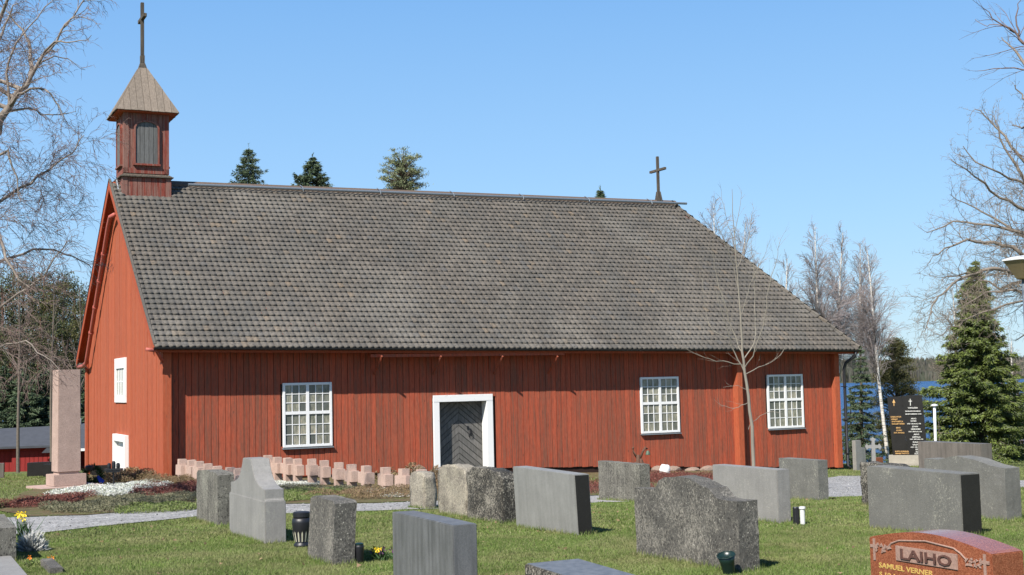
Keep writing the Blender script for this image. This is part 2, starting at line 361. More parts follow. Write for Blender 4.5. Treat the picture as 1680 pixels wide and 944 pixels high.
# ------------------------------------------------------------------ ground, path, beds, water
def gridmesh(name, xs, ys, hf, mat, kind='structure'):
    X, Y = np.meshgrid(xs, ys); Z = np.array([[hf(x, y) for x in xs] for y in ys])
    V = np.stack([X, Y, Z], -1).reshape(-1, 3); nx = len(xs); i = np.arange(len(ys)-1)[:, None]*nx+np.arange(nx-1)[None]
    F = np.stack([i, i+1, i+nx+1, i+nx], -1).reshape(-1, 4); return rawmesh(name, V, F, mat, kind=kind, smooth=True)
xs = np.unique(np.concatenate([np.arange(-30, 30.1, .75), np.linspace(-400, -30, 25), np.linspace(30, 400, 25)]))
ys = np.unique(np.concatenate([np.arange(-10, 62, .75), np.linspace(62, 320, 50), np.linspace(-60, -10, 8)]))
lawn = gridmesh('ground', xs, ys, lambda x, y: G(x, y) + (.0 if x > -60 else min(6, (-60-x)*.03)), M['lawn'])
LAKE = -8.6
# the lake as one sheet, its near shore hidden under the slope
gridmesh('lake', np.linspace(-2500, 4500, 15), np.linspace(120, 1700, 12), lambda x, y: LAKE, M['water'])
def hillz(x, y): return LAKE - 1 + 1.6*ss((y-1540)/25) + 16*ss((y-1560)/200)*(.7+.3*math.sin(x*.004)+.12*math.sin(x*.013))
gridmesh('far_shore', np.linspace(-2500, 4500, 90), np.concatenate([np.linspace(1535, 1700, 9), np.linspace(1750, 3000, 6)]), hillz, M['lawn'])
def polysheet(name, pts, mat, dz):
    'drape a polygon on the ground as a fine triangulated sheet'
    bm = bmesh.new(); vs = [bm.verts.new((x, y, 0)) for x, y in pts]; bm.faces.new(vs)
    x0, x1 = min(p[0] for p in pts), max(p[0] for p in pts); y0, y1 = min(p[1] for p in pts), max(p[1] for p in pts)
    for ax, a, b in ((0, x0, x1), (1, y0, y1)):
        k = math.ceil(a/.75)*.75
        while k < b:
            co = (k, 0, 0) if ax == 0 else (0, k, 0); no = (1, 0, 0) if ax == 0 else (0, 1, 0)
            bmesh.ops.bisect_plane(bm, geom=bm.verts[:]+bm.edges[:]+bm.faces[:], plane_co=co, plane_no=no); k += .75
    for v in bm.verts: v.co.z = G(v.co.x, v.co.y)+dz
    bmesh.ops.recalc_face_normals(bm, faces=bm.faces)
    if bm.faces and sum(f.normal.z for f in bm.faces) < 0: bmesh.ops.reverse_faces(bm, faces=bm.faces)
    me = bpy.data.meshes.new(name); bm.to_mesh(me); bm.free(); me.materials.append(mat)
    o = bpy.data.objects.new(name, me); COL.objects.link(o); return tag(o, kind='structure')
def wig(pts, a=.07, step=.5):
    out = []
    for i in range(len(pts)):
        p, q = pts[i], pts[(i+1) % len(pts)]; L = math.dist(p, q); n = max(1, int(L/step))
        for k in range(n):
            t = k/n; out.append((p[0]+(q[0]-p[0])*t+random.uniform(-a, a), p[1]+(q[1]-p[1])*t+random.uniform(-a, a)))
    return out
PATH = wig([(-10.5,18.2),(-6.9,18.7),(-6.2,20.3),(-5.2,21.7),(-2.49,22.3),(-1.36,22.6),(1.53,23.8),(4.5,24.3),(6.5,24.7),(8.2,26.8),(12.0,30.7),(22,34),(40,38),(40,42),(22,38.5),(13.9,35),(11.6,36),(11.6,39.5),(9.9,39.6),(8.2,36),(5.5,31),(3.2,28),(1.75,27.0),(-2.66,24.8),(-4.33,24.9),(-6.1,25.3),(-7.4,22.4),(-8.44,22.15),(-10.5,22.5)])
BED = wig([(-7.4,22.5),(-6.1,25.4),(-4.33,25.0),(-2.66,24.9),(1.75,27.1),(3.2,28.1),(5.0,31.5),(7.2,36.5),(8.6,41),(8.1,44.6),(-9.9,35.9),(-16.2,48.6),(-16.8,48.2),(-13.6,40.5),(-12.6,34.2),(-11.8,30.6),(-10.2,26),(-9.6,24),(-8.44,22.3)])
polysheet('gravel_path', PATH, M['gravel'], .012)
polysheet('planting_bed', BED, M['soil'], .02)
def inside(P, poly):
    x, y = P[:, 0], P[:, 1]; r = np.zeros(len(P), bool); n = len(poly)
    for i in range(n):
        x1, y1 = poly[i]; x2, y2 = poly[(i+1) % n]
        if y1 == y2: continue
        c = ((y1 > y) != (y2 > y)) & (x < (x2-x1)*(y-y1)/(y2-y1)+x1); r ^= c
    return r
def Gv(P): return np.array([G(x, y) for x, y in P])
def unit(A): return A/np.maximum(1e-9, np.linalg.norm(A, axis=1, keepdims=True))
def tri_cloud(P, D, L, W):
    n = len(P); D = unit(D); S = unit(np.cross(D, RNG.normal(size=(n, 3))))*np.reshape(W, (-1, 1))/2
    V = np.empty((n, 3, 3)); V[:, 0] = P-S; V[:, 1] = P+S; V[:, 2] = P+D*np.reshape(L, (-1, 1))
    return V.reshape(-1, 3), np.arange(3*n).reshape(-1, 3)
# ------------------------------------------------------------------ church
AL = math.radians(26.5)
MC = Matrix.Translation((-9.882, 36.0, 0)) @ Matrix.Rotation(AL, 4, 'Z')
LEN, WID = 24.1, 14.0
def cw(t, v, z): return MC @ Vector((t, v, z))
church = thing('church', 'long red-ochre wooden church with grey tiled roof, small bell tower and white windows', 'church', cw(0, 0, -.9), AL)
def zb(t): return float(np.interp(t, [0, 8, 12.2, 18.6, 24.1], [-.90, -1.02, -1.10, -1.42, -1.70]))
def ze(t): return 2.86-.30*(t+.3)/24.7          # eave height along the church
def zr(t): return 8.59+.22*(t+.3)/22.2         # ridge height
def roofz(t, v): k = (v+.6)/7.6 if v <= 7 else (14.6-v)/7.6; return ze(t)+(zr(t)-ze(t))*k
def C(): return MB(MC)
# core walls, behind the boards; the door opening is left free
mb = C(); D0, D1, DT = 8.40, 10.06, 1.10
mb.hexa([(0,.04,-1.2),(D0,.04,-1.3),(D0,.6,-1.3),(0,.6,-1.2),(0,.04,3.0),(D0,.04,2.95),(D0,.6,3.1),(0,.6,3.1)])
mb.hexa([(D1,.04,-1.3),(LEN,.04,-2.1),(LEN,.6,-2.1),(D1,.6,-1.3),(D1,.04,2.9),(LEN,.04,2.8),(LEN,.6,2.9),(D1,.6,3.1)])
mb.hexa([(D0,.04,DT),(D1,.04,DT),(D1,.6,DT),(D0,.6,DT),(D0,.04,2.9),(D1,.04,2.9),(D1,.6,3.1),(D0,.6,3.1)])
wall = put('wall', mb, M['dark'], church)
mb = C(); mb.prism([(.04,.04,-2),(.04,WID-.04,-2),(.04,WID-.04,2.95),(.04,7,8.3),(.04,.04,2.95)], (.3,0,0)); gwall = put('gable_wall', mb, M['dark'], church)
mb = C(); mb.hexa([(0,WID-.3,-2.2),(LEN,WID-.3,-2.6),(LEN,WID,-2.6),(0,WID,-2.2),(0,WID-.3,3),(LEN,WID-.3,2.8),(LEN,WID,2.8),(0,WID,3)])
mb.hexa([(LEN-.3,.6,-2.6),(LEN,.6,-2.6),(LEN,WID-.3,-2.6),(LEN-.3,WID-.3,-2.6),(LEN-.3,.6,2.8),(LEN,.6,2.8),(LEN,WID-.3,2.8),(LEN-.3,WID-.3,2.8)])
put('rear_wall', mb, M['gable'], church)
# stone footing and boulders
mb = C(); mb.hexa([(.1,.08,-1.7),(LEN-.1,.08,-2.6),(LEN-.1,.5,-2.6),(.1,.5,-1.7),(.1,.08,-.95),(LEN-.1,.08,-1.6),(LEN-.1,.5,-1.6),(.1,.5,-.95)]); put('footing', mb, M['concrete'], church)
# front boards with cut-outs
WINS = [(3.46,1.77,4.96,-.11), (15.74,1.71,17.27,-.17), (21.0,1.70,22.58,-.20)]
t = .27; frames = [(a, b, x1-.0, y) for a, b, x1, y in WINS]
FRONT = []
while t < LEN-.02:
    w = random.choice([.155,.17,.18,.19,.2,.21,.23]); t1 = min(LEN, t+w)
    if LEN-t1 < .08: t1 = LEN
    segs = [(zb(t)+random.uniform(-.02,.02), 3.0)]
    def cut(a, b, lo, hi):
        global segs
        if t1 > a+.02 and t < b-.02:
            segs = [s for q in segs for s in ((q[0], min(q[1], lo)), (max(q[0], hi), q[1])) if s[1]-s[0] > .05]
    for a, zt, b, zbt in WINS: cut(a+.05, b-.05, zbt+.03, zt-.03)
    cut(8.28, 10.18, -5, 1.22)
    for lo, hi in segs:
        d = random.uniform(0, .012); g = .006
        mb = C(); mb.box((t+g, -d, lo), (t1-g, .035, hi)); put('plank', mb, M['plank'], wall, fixn=False)
    t = t1
# gable boards clipped by the roof slope
vv = 0.0; gi = 0
while vv < WID-.02:
    w = random.choice([.17,.19,.21,.23,.25]); v1 = min(WID, vv+w)
    base = -.9-.32*vv/WID
    poly = [(vv+.006, base), (v1-.006, base), (v1-.006, 9), (vv+.006, 9)]
    s = (zr(0)-ze(0))/7.6
    poly = clip(poly, -s, 1, ze(0)+s*.6-.06); poly = clip(poly, s, 1, ze(0)+s*14.6-.06)
    d = random.uniform(0, .012); pieces = [poly]
    for a, b, lo, hi in ((5.45, 7.45, -1.3, .12), (5.85, 7.45, 1.40, 2.62)):
        if v1 > a+.02 and vv < b-.02:
            npc = []
            for p in pieces: npc += [q for q in (clip(p, 0, 1, lo), clip(p, 0, -1, -hi)) if len(q) > 2]
            pieces = npc
    for p in pieces:
        mb = C(); mb.prism([(-d, x, z) for x, z in p], (.035+d, 0, 0)); put('plank', mb, M['gable'], gwall)
    vv = v1
# corner boxes
for a, b, c, d, mat in ((-.03,.21,-.30,.0,'gable'), (19.52,19.74,-.31,-.0,'gable'), (LEN-.2,LEN+.03,-.22,0,'gable')):
    lo = zb(b); hi = ze(a)+.1
    mb = C(); mb.box((a, c, lo), (b, d-.014, hi)); put('corner_post', mb, M[mat], church, bevel=.01)
mb = C(); mb.box((-.10, WID-.35, -1.25), (-.014, WID+.03, 3.0)); put('corner_post', mb, M['gable'], church, bevel=.01)
# roof: deck, tiles
deckM = M['trim']
def rp(t, v, dz=0): return (t, v, roofz(t, v)+dz)
TH = .11
mb = C(); E0, E1, R1 = -.3, 24.72, 21.85
def slab(a, b, c, d, th=TH):
    mb.hexa([(x, y, z-th) for x, y, z in (a, b, c, d)]+[a, b, c, d])
def strips(f0, f1, n=24):
    for i in range(n):
        a, b = i/n, (i+1)/n; slab(f0(a), f0(b), f1(b), f1(a))
strips(lambda a: rp(E0+(E1-E0)*a, -.6, -.02), lambda a: rp(E0+(R1-E0)*a, 7, -.02))
slab(rp(E0,7), rp(R1,7), (E1,14.6,ze(E1)), (E0,14.6,ze(E0)))
mb.add([(E1,-.6,ze(E1)), (E1,14.6,ze(E1)), (R1,7,zr(R1)), (E1,-.6,ze(E1)-TH), (E1,14.6,ze(E1)-TH), (R1,7,zr(R1)-TH)], [(0,1,2),(5,4,3),(0,3,4,1),(1,4,5,2),(2,5,3,0)])
roof = put('roof', mb, M['trim'], church)
# dark under-felt on the far slope where no tiles are laid in view
TW, NROW = .188, 35
def tile_geo():
    n = 7; vs = []; fs = []
    def prof(x): # S-curve: broad trough, rounded roll at one side
        u = x/TW; return .021*math.exp(-((u-.60)/.26)**2)
    for r, (y, lift) in enumerate(((.36, .004), (.05, .062), (0, .064))):
        for i in range(n+1):
            x = TW*i/n*1.02; u = i/n; sc = -.050*math.sin(PI*min(1, max(0, u)))**.8 if r == 2 else 0
            vs.append((x, y+sc+(.0 if r < 2 else .012), prof(x)+lift))
    for i in range(n+1):
        x, y, z = vs[2*(n+1)+i]; vs.append((x, y+.014, z-.060))
    for r in range(3):
        for i in range(n): fs.append((r*(n+1)+i, r*(n+1)+i+1, (r+1)*(n+1)+i+1, (r+1)*(n+1)+i)[::-1])
    return vs, fs
TV, TF = tile_geo()
tme = bpy.data.meshes.new('roof_tile'); tme.from_pydata(TV, [], TF); tme.materials.append(M['tile'])
for p in tme.polygons: p.use_smooth = True
TVn = np.array(TV); tiles = []
ncol = int((E1-E0)/TW)+1
for r in range(NROW):
    k = r/NROW; v = -.66+7.52*k
    tmax = E1-(E1-R1)*max(0, k)-.02
    for cidx in range(ncol):
        t = E0-.03+cidx*TW+random.uniform(-.004,.004)
        if t+TW*.7 > tmax: break
        if 0.0 < t+TW/2 < 1.5+.02 and v > 6.15: continue
        o = Vector((t, v, roofz(t, max(v, -.6))+(v+.6 if v < -.6 else 0)*.75)); up = (Vector(rp(t, 7))-Vector(rp(t, -.6))).normalized()
        X = Vector((1, 0, (ze(1)-ze(0)))).normalized(); N = X.cross(up).normalized()
        Rm = Matrix((X, up, N)).transposed().to_4x4() @ Matrix.Rotation(random.gauss(0, .012), 4, 'Z') @ Matrix.Rotation(random.gauss(0, .012), 4, 'X')
        tiles.append(Matrix.Translation(o+N*random.uniform(0, .008)) @ Rm)
tiles.sort(key=lambda m: ((MC @ m).to_translation()-EYE).length)
roofI = MW[roof.name].inverted()
for m_ in tiles[:300]:
    o = bpy.data.objects.new('roof_tile', tme); COL.objects.link(o); o.parent = roof; L = roofI @ MC @ m_
    o.location = L.to_translation(); o.rotation_euler = L.to_euler()
# hip slope tiles (faces away to the east)
hip = []
for r in range(26):
    k = r/26; x = E1+.05-(E1-R1)*k; z = ze(E1)+(zr(R1)-ze(E1))*k; y0 = -.6+7.6*k; y1 = 14.6-7.6*k
    upv = Vector((-(E1-R1), 0, zr(R1)-ze(E1))).normalized(); X = Vector((0, 1, 0)); N = X.cross(upv).normalized()
    yy = y0+.1
    while yy < y1-.3: hip.append(Matrix.Translation(Vector((x, yy, z))+N*.004) @ Matrix((X, upv, N)).transposed().to_4x4()); yy += TW
def inst(mats, V, F):
    V4 = np.c_[V, np.ones(len(V))]; out = np.concatenate([V4 @ np.array(m).T[:, :3] for m in mats]); n = len(V)
    FF = (np.array(F)[None]+np.arange(len(mats))[:, None, None]*n).reshape(-1, len(F[0])); return out, FF
V, F = inst([MC @ m for m in tiles[300:]+hip], TVn, TF)
rawmesh('roof_tile_field', V, F, M['tile'], roof, kind='stuff', smooth=True)
a_, b_ = Vector((E1+.03,-.62,ze(E1)+.03)), Vector((R1+.03,7,zr(R1)+.03)); caps = C(); nc = 26
for i in range(nc):
    p, q = a_.lerp(b_, i/nc), a_.lerp(b_, (i+1.12)/nc); caps.tube([p+Vector((0,0,.03)), q+Vector((0,0,.0))], [.085, .06], 7)
put('hip_cap', caps, M['tile'], roof, kind='stuff')
# ridge boards and the grey tube with brackets
mb = C(); mb.hexa([(1.55,6.78,zr(1.5)-.10),(R1+.25,6.78,zr(R1)-.10),(R1+.25,7.0,zr(R1)+.04),(1.55,7.0,zr(1.5)+.04),(1.55,6.80,zr(1.5)-.03),(R1+.25,6.80,zr(R1)-.03),(R1+.25,7.0,zr(R1)+.11),(1.55,7.0,zr(1.5)+.11)])
mb.hexa([(1.55,7.22,zr(1.5)-.12),(R1+.25,7.22,zr(R1)-.12),(R1+.25,7.0,zr(R1)+.04),(1.55,7.0,zr(1.5)+.04),(1.55,7.22,zr(1.5)-.05),(R1+.25,7.22,zr(R1)-.05),(R1+.25,7.0,zr(R1)+.11),(1.55,7.0,zr(1.5)+.11)])
put('ridge_board', mb, M['ridge'], roof)
mb = C(); mb.tube([(2.2,6.62,zr(2.2)-.06),(R1+.55,6.62,zr(R1)-.05)], .048, 10)
rail = put('ridge_tube', mb, M['metal'], roof, smooth=False)
for k in range(6):
    t = 6.2+k*2.9; mb = C(); mb.tube([(t,6.95,zr(t)+.13),(t,6.60,zr(t)-.01),(t,6.55,zr(t)-.14)], .016, 5); put('bracket', mb, M['metal'], roof)
# tile edge of the verge (dark strips)
# bargeboards
def rake(v0, z0, v1, z1, wd=.30):
    mb = C(); mb.prism([(E0-.035, v0, z0), (E0-.035, v1, z1), (E0-.035, v1, z1-wd), (E0-.035, v0, z0-wd)], (.034, 0, 0)); return mb
put('bargeboard', rake(-.62, ze(0)+.02, 6.998, zr(0)+.03), M['trim'], roof); put('bargeboard', rake(14.62, ze(0)+.02, 7.002, zr(0)+.03), M['trim'], roof)
for v0, v1 in ((-.64, 7), (14.64, 7)):
    mb = C(); s_ = 1 if v0 < 7 else -1
    mb.prism([(E0-.05, v0, ze(0)+.03), (E0-.05, 7, zr(0)+.045), (E0-.05, 7, zr(0)+.10), (E0-.05, v0, ze(0)+.09)], (.07, 0, 0)); put('verge_strip', mb, M['black'] if v0 > 7 else M['tile'], roof)
# eaves: fascia, gutter, downpipes
mb = C(); mb.hexa([(E0,-.59,ze(E0)-.17),(E1,-.59,ze(E1)-.17),(E1,-.555,ze(E1)-.17),(E0,-.555,ze(E0)-.17),(E0,-.59,ze(E0)-.03),(E1,-.59,ze(E1)-.03),(E1,-.555,ze(E1)-.03),(E0,-.555,ze(E0)-.03)])
mb.hexa([(E0,-.55,ze(E0)-.16),(E1,-.55,ze(E1)-.16),(E1,.05,ze(E1)-.13),(E0,.05,ze(E0)-.13),(E0,-.55,ze(E0)-.135),(E1,-.55,ze(E1)-.135),(E1,.05,ze(E1)-.105),(E0,.05,ze(E0)-.105)])
put('eave_board', mb, M['trim'], roof)
mb = C(); vs = []; fs = []
for i, t in enumerate((E0-.05, E1+.05)):
    for k in range(9):
        a = PI*k/8; vs.append((t, -.665-.06*math.cos(a), ze(t)-.035-.07*math.sin(a)))
    for k in range(9):
        a = PI*k/8; vs.append((t, -.665-.053*math.cos(a), ze(t)-.033-.062*math.sin(a)))
for k in range(8): fs += [(k, k+1, 18+k+1, 18+k), (9+k+1, 9+k, 27+k, 27+k+1)]
fs += [(0, 18, 27, 9), (8, 17, 35, 26)]+[(k, 9+k, 10+k, k+1) for k in range(8)]+[(18+k, 19+k, 28+k, 27+k) for k in range(8)]
mb.add(vs, fs); put('gutter', mb, M['black'], roof)
mb = C(); mb.tube([(24.55,-.66,ze(24)-.1),(24.55,-.62,ze(24)-.25),(24.28,-.40,ze(24)-.50),(24.24,-.34,ze(24)-.7),(24.24,-.34,-1.62),(24.27,-.45,-1.72)], .055, 10)
put('downpipe', mb, M['black'], church, smooth=True)
mb = C()
for z in (1.2, .0, -1.2): mb.box((24.17,-.41,z), (24.31,-.21,z+.03))
put('pipe_clamp', mb, M['black'], church)
mb = C(); mb.tube([(-.55,-.62,ze(0)-.08),(-.42,-.62,ze(0)-.10),(-.25,-.55,ze(0)-.13),(-.02,-.24,ze(0)-.42)], .05, 10); put('drainpipe', mb, M['pinkpipe'], church, smooth=True)
P = [(-.14,7.1,7.50),(-.2,7.55,7.48),(-.2,7.95,7.25),(-.2,12.7,2.95),(-.2,12.95,2.72),(-.2,13.6,2.62),(-.25,14.6,2.58)]
mb = C(); mb.tube(P, .075, 10); dp = put('drainpipe', mb, M['pinkpipe'], church, smooth=True)
mb = C()
for k in range(1, 5):
    a = Vector(P[2]).lerp(Vector(P[3]), k/5); b = Vector(P[2]).lerp(Vector(P[3]), k/5+.012); mb.tube([a, b], .095, 10)
put('collar', mb, M['pinkpipe'], dp)
# stored ladder-like pole under the eave with its braces
mb = C(); mb.box((6.01,-.575,ze(9)-.27), (12.59,-.515,ze(9)-.18)); put('eave_shelf', mb, M['plank'], church)
for t in (6.32, 8.24, 10.33, 12.28):
    mb = C(); mb.tube([(t,-.015,ze(t)-.80),(t,-.66,ze(t)-.27)], .035, 4); mb.box((t-.035,-.50,ze(t)-.25),(t+.035,0,ze(t)-.195)); put('brace', mb, M['plank'], church)
# windows: frame, casement bars, panes
def window(a, zt, b, zbt):
    fw = .075; mb = C()
    mb.box((a,-.055,zbt),(a+fw,.02,zt)); mb.box((b-fw,-.055,zbt),(b,.02,zt))
    mb.box((a+fw,-.057,zt-fw),(b-fw,.02,zt-.001)); mb.box((a+fw,-.057,zbt+.001),(b-fw,.02,zbt+fw))
    w = put('window', mb, M['white'], church, bevel=.006)
    cx = (a+b)/2; cz = (zt+zbt)/2+.06
    mb = C(); mb.box((cx-.045,-.052,zbt+fw),(cx+.045,.015,zt-fw)); put('mullion', mb, M['white'], w)
    mb = C(); mb.box((a+fw,-.05,cz-.045),(cx-.046,.013,cz+.045)); mb.box((cx+.046,-.05,cz-.045),(b-fw,.013,cz+.045)); put('transom', mb, M['white'], w)
    mb = C(); mb.prism([(a-.03,-.10,zbt-.035),(a-.03,.02,zbt+.0),(a-.03,.02,zbt-.03),(a-.03,-.10,zbt-.05)], (b-a+.06,0,0)); put('sill', mb, M['metal'], w)
    bars = C()
    for x0, x1 in ((a+fw, cx-.045), (cx+.045, b-fw)):
        pw = (x1-x0)/3
        for z0, z1 in ((zbt+fw, cz-.045), (cz+.045, zt-fw)):
            ph = (z1-z0)/3
            for i in range(1, 3):
                bars.box((x0+i*pw-.011,-.036,z0),(x0+i*pw+.011,.0,z1)); 
            for j in range(1, 3): bars.box((x0,-.034,z0+j*ph-.011),(x1,.002,z0+j*ph+.011))
            for i in range(3):
                for j in range(3):
                    mb = C(); e = random.uniform(-.0015,.0015)
                    mb.hexa([(x0+i*pw+.008,-.018+e,z0+j*ph+.008),(x0+(i+1)*pw-.008,-.018-e,z0+j*ph+.008),(x0+(i+1)*pw-.008,-.012,z0+j*ph+.008),(x0+i*pw+.008,-.012,z0+j*ph+.008),
                             (x0+i*pw+.008,-.018-e,z0+(j+1)*ph-.008),(x0+(i+1)*pw-.008,-.018+e,z0+(j+1)*ph-.008),(x0+(i+1)*pw-.008,-.012,z0+(j+1)*ph-.008),(x0+i*pw+.008,-.012,z0+(j+1)*ph-.008)])
                    put('pane', mb, M['pane'], w, fixn=False)
    put('glazing_bars', bars, M['white'], w)
for w_ in WINS: window(*w_)
# main door: casing, reveal, chevron leaves
mb = C(); lo = -1.15
mb.box((8.22,-.06,lo),(8.42,.03,1.08)); mb.box((10.03,-.06,lo),(10.25,.03,1.08)); mb.box((8.22,-.062,1.08),(10.25,.03,1.29))
mb.box((8.405,.03,lo),(8.425,.33,1.07)); mb.box((10.03,.03,lo),(10.05,.33,1.07)); mb.box((8.425,.03,1.075),(10.03,.33,1.095))
put('door_casing', mb, M['white'], church, bevel=.008)
mb = C(); mb.box((8.425,.35,-1.15),(10.03,.40,1.07)); door = put('door', mb, M['door'], church)
dx0, dx1, dz0, dz1, dc = 8.435, 10.02, -1.13, 1.06, 9.22
k = -1.5
while k < 2.2:
    h = random.choice([.17,.20,.23]); sl_ = .80
    for sd in (-1, 1):
        x0, x1 = (dx0, dc) if sd < 0 else (dc, dx1); g = .012
        y0 = lambda x: k-sl_*abs(x-dc)
        poly = [(x0, y0(x0)+g), (x1, y0(x1)+g), (x1, y0(x1)+h-g), (x0, y0(x0)+h-g)]
        if sd < 0: poly = [(x0, y0(x0)+g), (x1-.004, y0(x1)+g), (x1-.004, y0(x1)+h-g), (x0, y0(x0)+h-g)]
        poly = clip(clip(poly, 0, 1, dz1), 0, -1, -dz0)
        if len(poly) > 2:
            mb = C(); mb.prism([(x, .318+random.uniform(0,.006), z) for x, z in poly], (0, .03, 0)); put('board', mb, M['door'], door)
    k += h
mb = C(); c_ = Vector((9.62,.29,.02)); mb.tube([c_+Vector((.07*math.cos(a*PI/6), 0, .09*math.sin(a*PI/6))) for a in range(13)], .012, 6, False); mb.box((9.60,.285,.05),(9.64,.32,.22)); mb.box((9.50,.30,.20),(9.56,.32,.30)); put('handle', mb, M['black'], door)
# gable door and gable window
mb = C(); mb.box((-.13,5.28,-1.25),(.03,5.50,.24)); mb.box((-.13,7.34,-1.25),(.03,7.56,.24)); mb.box((-.132,5.50,.02),(.03,7.34,.24)); mb.box((.03,5.5,-1.25),(.2,5.52,.04)); mb.box((.03,7.32,-1.25),(.2,7.34,.04)); mb.box((.03,5.52,.02),(.2,7.32,.04))
put('door_casing', mb, M['white'], church, bevel=.006)
mb = C(); mb.box((.035,5.52,-1.25),(.05,7.32,.02)); gd = put('door', mb, M['white'], church, label='low white door in the gable')
for i in range(8):
    mb = C(); mb.box((.020,5.52+i*.225+.008,-1.24),(.036,5.52+(i+1)*.225-.008,.015)); put('board', mb, M['white'], gd)
mb = C(); mb.box((-.05,5.6,1.27),(.02,5.85,2.72)); mb.box((-.05,7.40,1.27),(.02,7.66,2.72)); mb.box((-.052,5.85,2.38),(.02,7.40,2.72)); mb.box((-.052,5.85,1.27),(.02,7.40,1.50)); mb.prism([(-.055,6.2,2.45),(-.055,7.05,2.45),(-.055,6.62,2.64)], (.02,0,0))
gw = put('window', mb, M['white'], church, bevel=.005, label='narrow white barred window in the gable')
mb = C(); mb.box((0,5.85,1.5),(.012,7.4,2.38)); put('pane', mb, M['pane'], gw)
for i in range(1, 5): mb = C(); x = 5.85+1.55*i/5; mb.box((-.012,x-.05,1.5),(.002,x+.05,2.38)); put('bar', mb, M['white'], gw)
mb = C(); mb.box((-.014,5.85,1.93),(.001,7.4,1.97)); put('bar', mb, M['white'], gw)
# foundation stones showing below the boards
for i, (t, w, h) in enumerate([(16.3,.5,.16),(16.9,.7,.14),(17.7,.6,.10),(18.35,.8,.16),(19.1,.5,.12),(21.6,.7,.08),(7.7,.5,.20)]):
    bm = bmesh.new(); bmesh.ops.create_icosphere(bm, subdivisions=2, radius=1)
    for v in bm.verts:
        n = .82+.3*random.random()*.6; v.co = Vector((v.co.x*w/2*n, v.co.y*.24*n, v.co.z*h*n))
    mb = C(); zz = zb(t)-.09 if t > 10 else zb(t)+.02; mb.add([(v.co.x+t, v.co.y-.05, v.co.z+zz) for v in bm.verts], [tuple(v.index for v in f.verts) for f in bm.faces]); bm.free()
    put('foundation_stone', mb, M['boulder'], church)
# bell tower
CT, CV = .755, 7.0
def sq(mb, h, z0, z1, h1=None):
    h1 = h1 or h; mb.hexa([(CT-h,CV-h,z0),(CT+h,CV-h,z0),(CT+h,CV+h,z0),(CT-h,CV+h,z0),(CT-h1,CV-h1,z1),(CT+h1,CV-h1,z1),(CT+h1,CV+h1,z1),(CT-h1,CV+h1,z1)])
mb = C(); sq(mb, .745, 7.5, 8.72); sq(mb, .69, 8.72, 11.0); tower = put('bell_tower', mb, M['dark'], church)
def tplanks(h, z0, z1, n):
    for side in range(4):
        R4 = Matrix.Translation((CT, CV, 0)) @ Matrix.Rotation(side*PI/2, 4, 'Z'); w = 2*h/n
        for i in range(n):
            mb = MB(MC @ R4); d = random.uniform(0, .006); lo = z0 if side != 1 else z0
            mb.box((-h+i*w+.005, -h-.026-d, lo), (-h+(i+1)*w-.005, -h+.001, z1)); put('plank', mb, M['tower'], tower, fixn=False)
tplanks(.745, 7.78, 8.66, 10); tplanks(.69, 8.80, 10.95, 8)
mb = C()
for sx in (-1, 1):
    for sy in (-1, 1):
        for h, z0, z1 in ((.745, 7.7, 8.66), (.69, 8.80, 10.95)):
            x = CT+sx*(h-.04); y = CV+sy*(h-.04); mb.box((x-.085, y-.085, z0), (x+.085, y+.085, z1-.004))
put('corner_trim', mb, M['tower'], tower)
mb = C(); sq(mb, .86, 8.665, 8.70); sq(mb, .84, 8.70, 8.775, .74); put('moulding', mb, M['cross'], tower)
mb = C(); sq(mb, .735, 8.80, 8.97); put('sill_band', mb, M['tower'], tower)
mb = C(); sq(mb, .80, 7.60, 7.88, .79); 
tr = C(); tr.tube([(CT-.85,CV-.85,7.80),(CT+1.25,CV-.85,7.82),(CT+1.25,CV-.85,8.08)], .03, 5); tr.tube([(CT-.85,CV-.85,7.80),(CT-.87,CV-.2,8.62)], .035, 5); put('flashing', tr, M['metal'], tower)
for side in range(4):
    R4 = MC @ Matrix.Translation((CT, CV, 0)) @ Matrix.Rotation(side*PI/2, 4, 'Z'); sw = .36; z0, z1 = 9.12, 10.52
    def arch(x, w=sw): return z1-w*.55+math.sqrt(max(0, 1-(x/w)**2))*w*.55
    mb = MB(R4); n = 12; outer = [(-sw-.05, z0)]+[(-sw-.05+(2*sw+.1)*i/n, arch(-sw-.05+(2*sw+.1)*i/n, sw+.05)+.05) for i in range(n+1)]+[(sw+.05, z0)]
    inner = [(-sw, z0)]+[(-sw+2*sw*i/n, arch(-sw+2*sw*i/n)) for i in range(n+1)]+[(sw, z0)]
    for i in range(len(outer)-1):
        a, b, c, d = outer[i], outer[i+1], inner[i+1], inner[i]
        mb.hexa([(a[0],-.80,a[1]),(b[0],-.80,b[1]),(c[0],-.80,c[1]),(d[0],-.80,d[1]),(a[0],-.71,a[1]),(b[0],-.71,b[1]),(c[0],-.71,c[1]),(d[0],-.71,d[1])])
    mb.box((-sw-.08,-.82,z0-.06),(sw+.08,-.70,z0+.0)); sf = put('shutter', mb, M['tower'], tower)
    for i in range(5):
        x0 = -sw+2*sw*i/5+.006; x1 = -sw+2*sw*(i+1)/5-.006
        mb = MB(R4); mb.prism([(x0,-.765,z0),(x1,-.765,z0),(x1,-.765,arch(x1)),((x0+x1)/2,-.765,arch((x0+x1)/2)),(x0,-.765,arch(x0))], (0,.045,0)); 
        o = put('plank', mb, M['shutter'], tower)
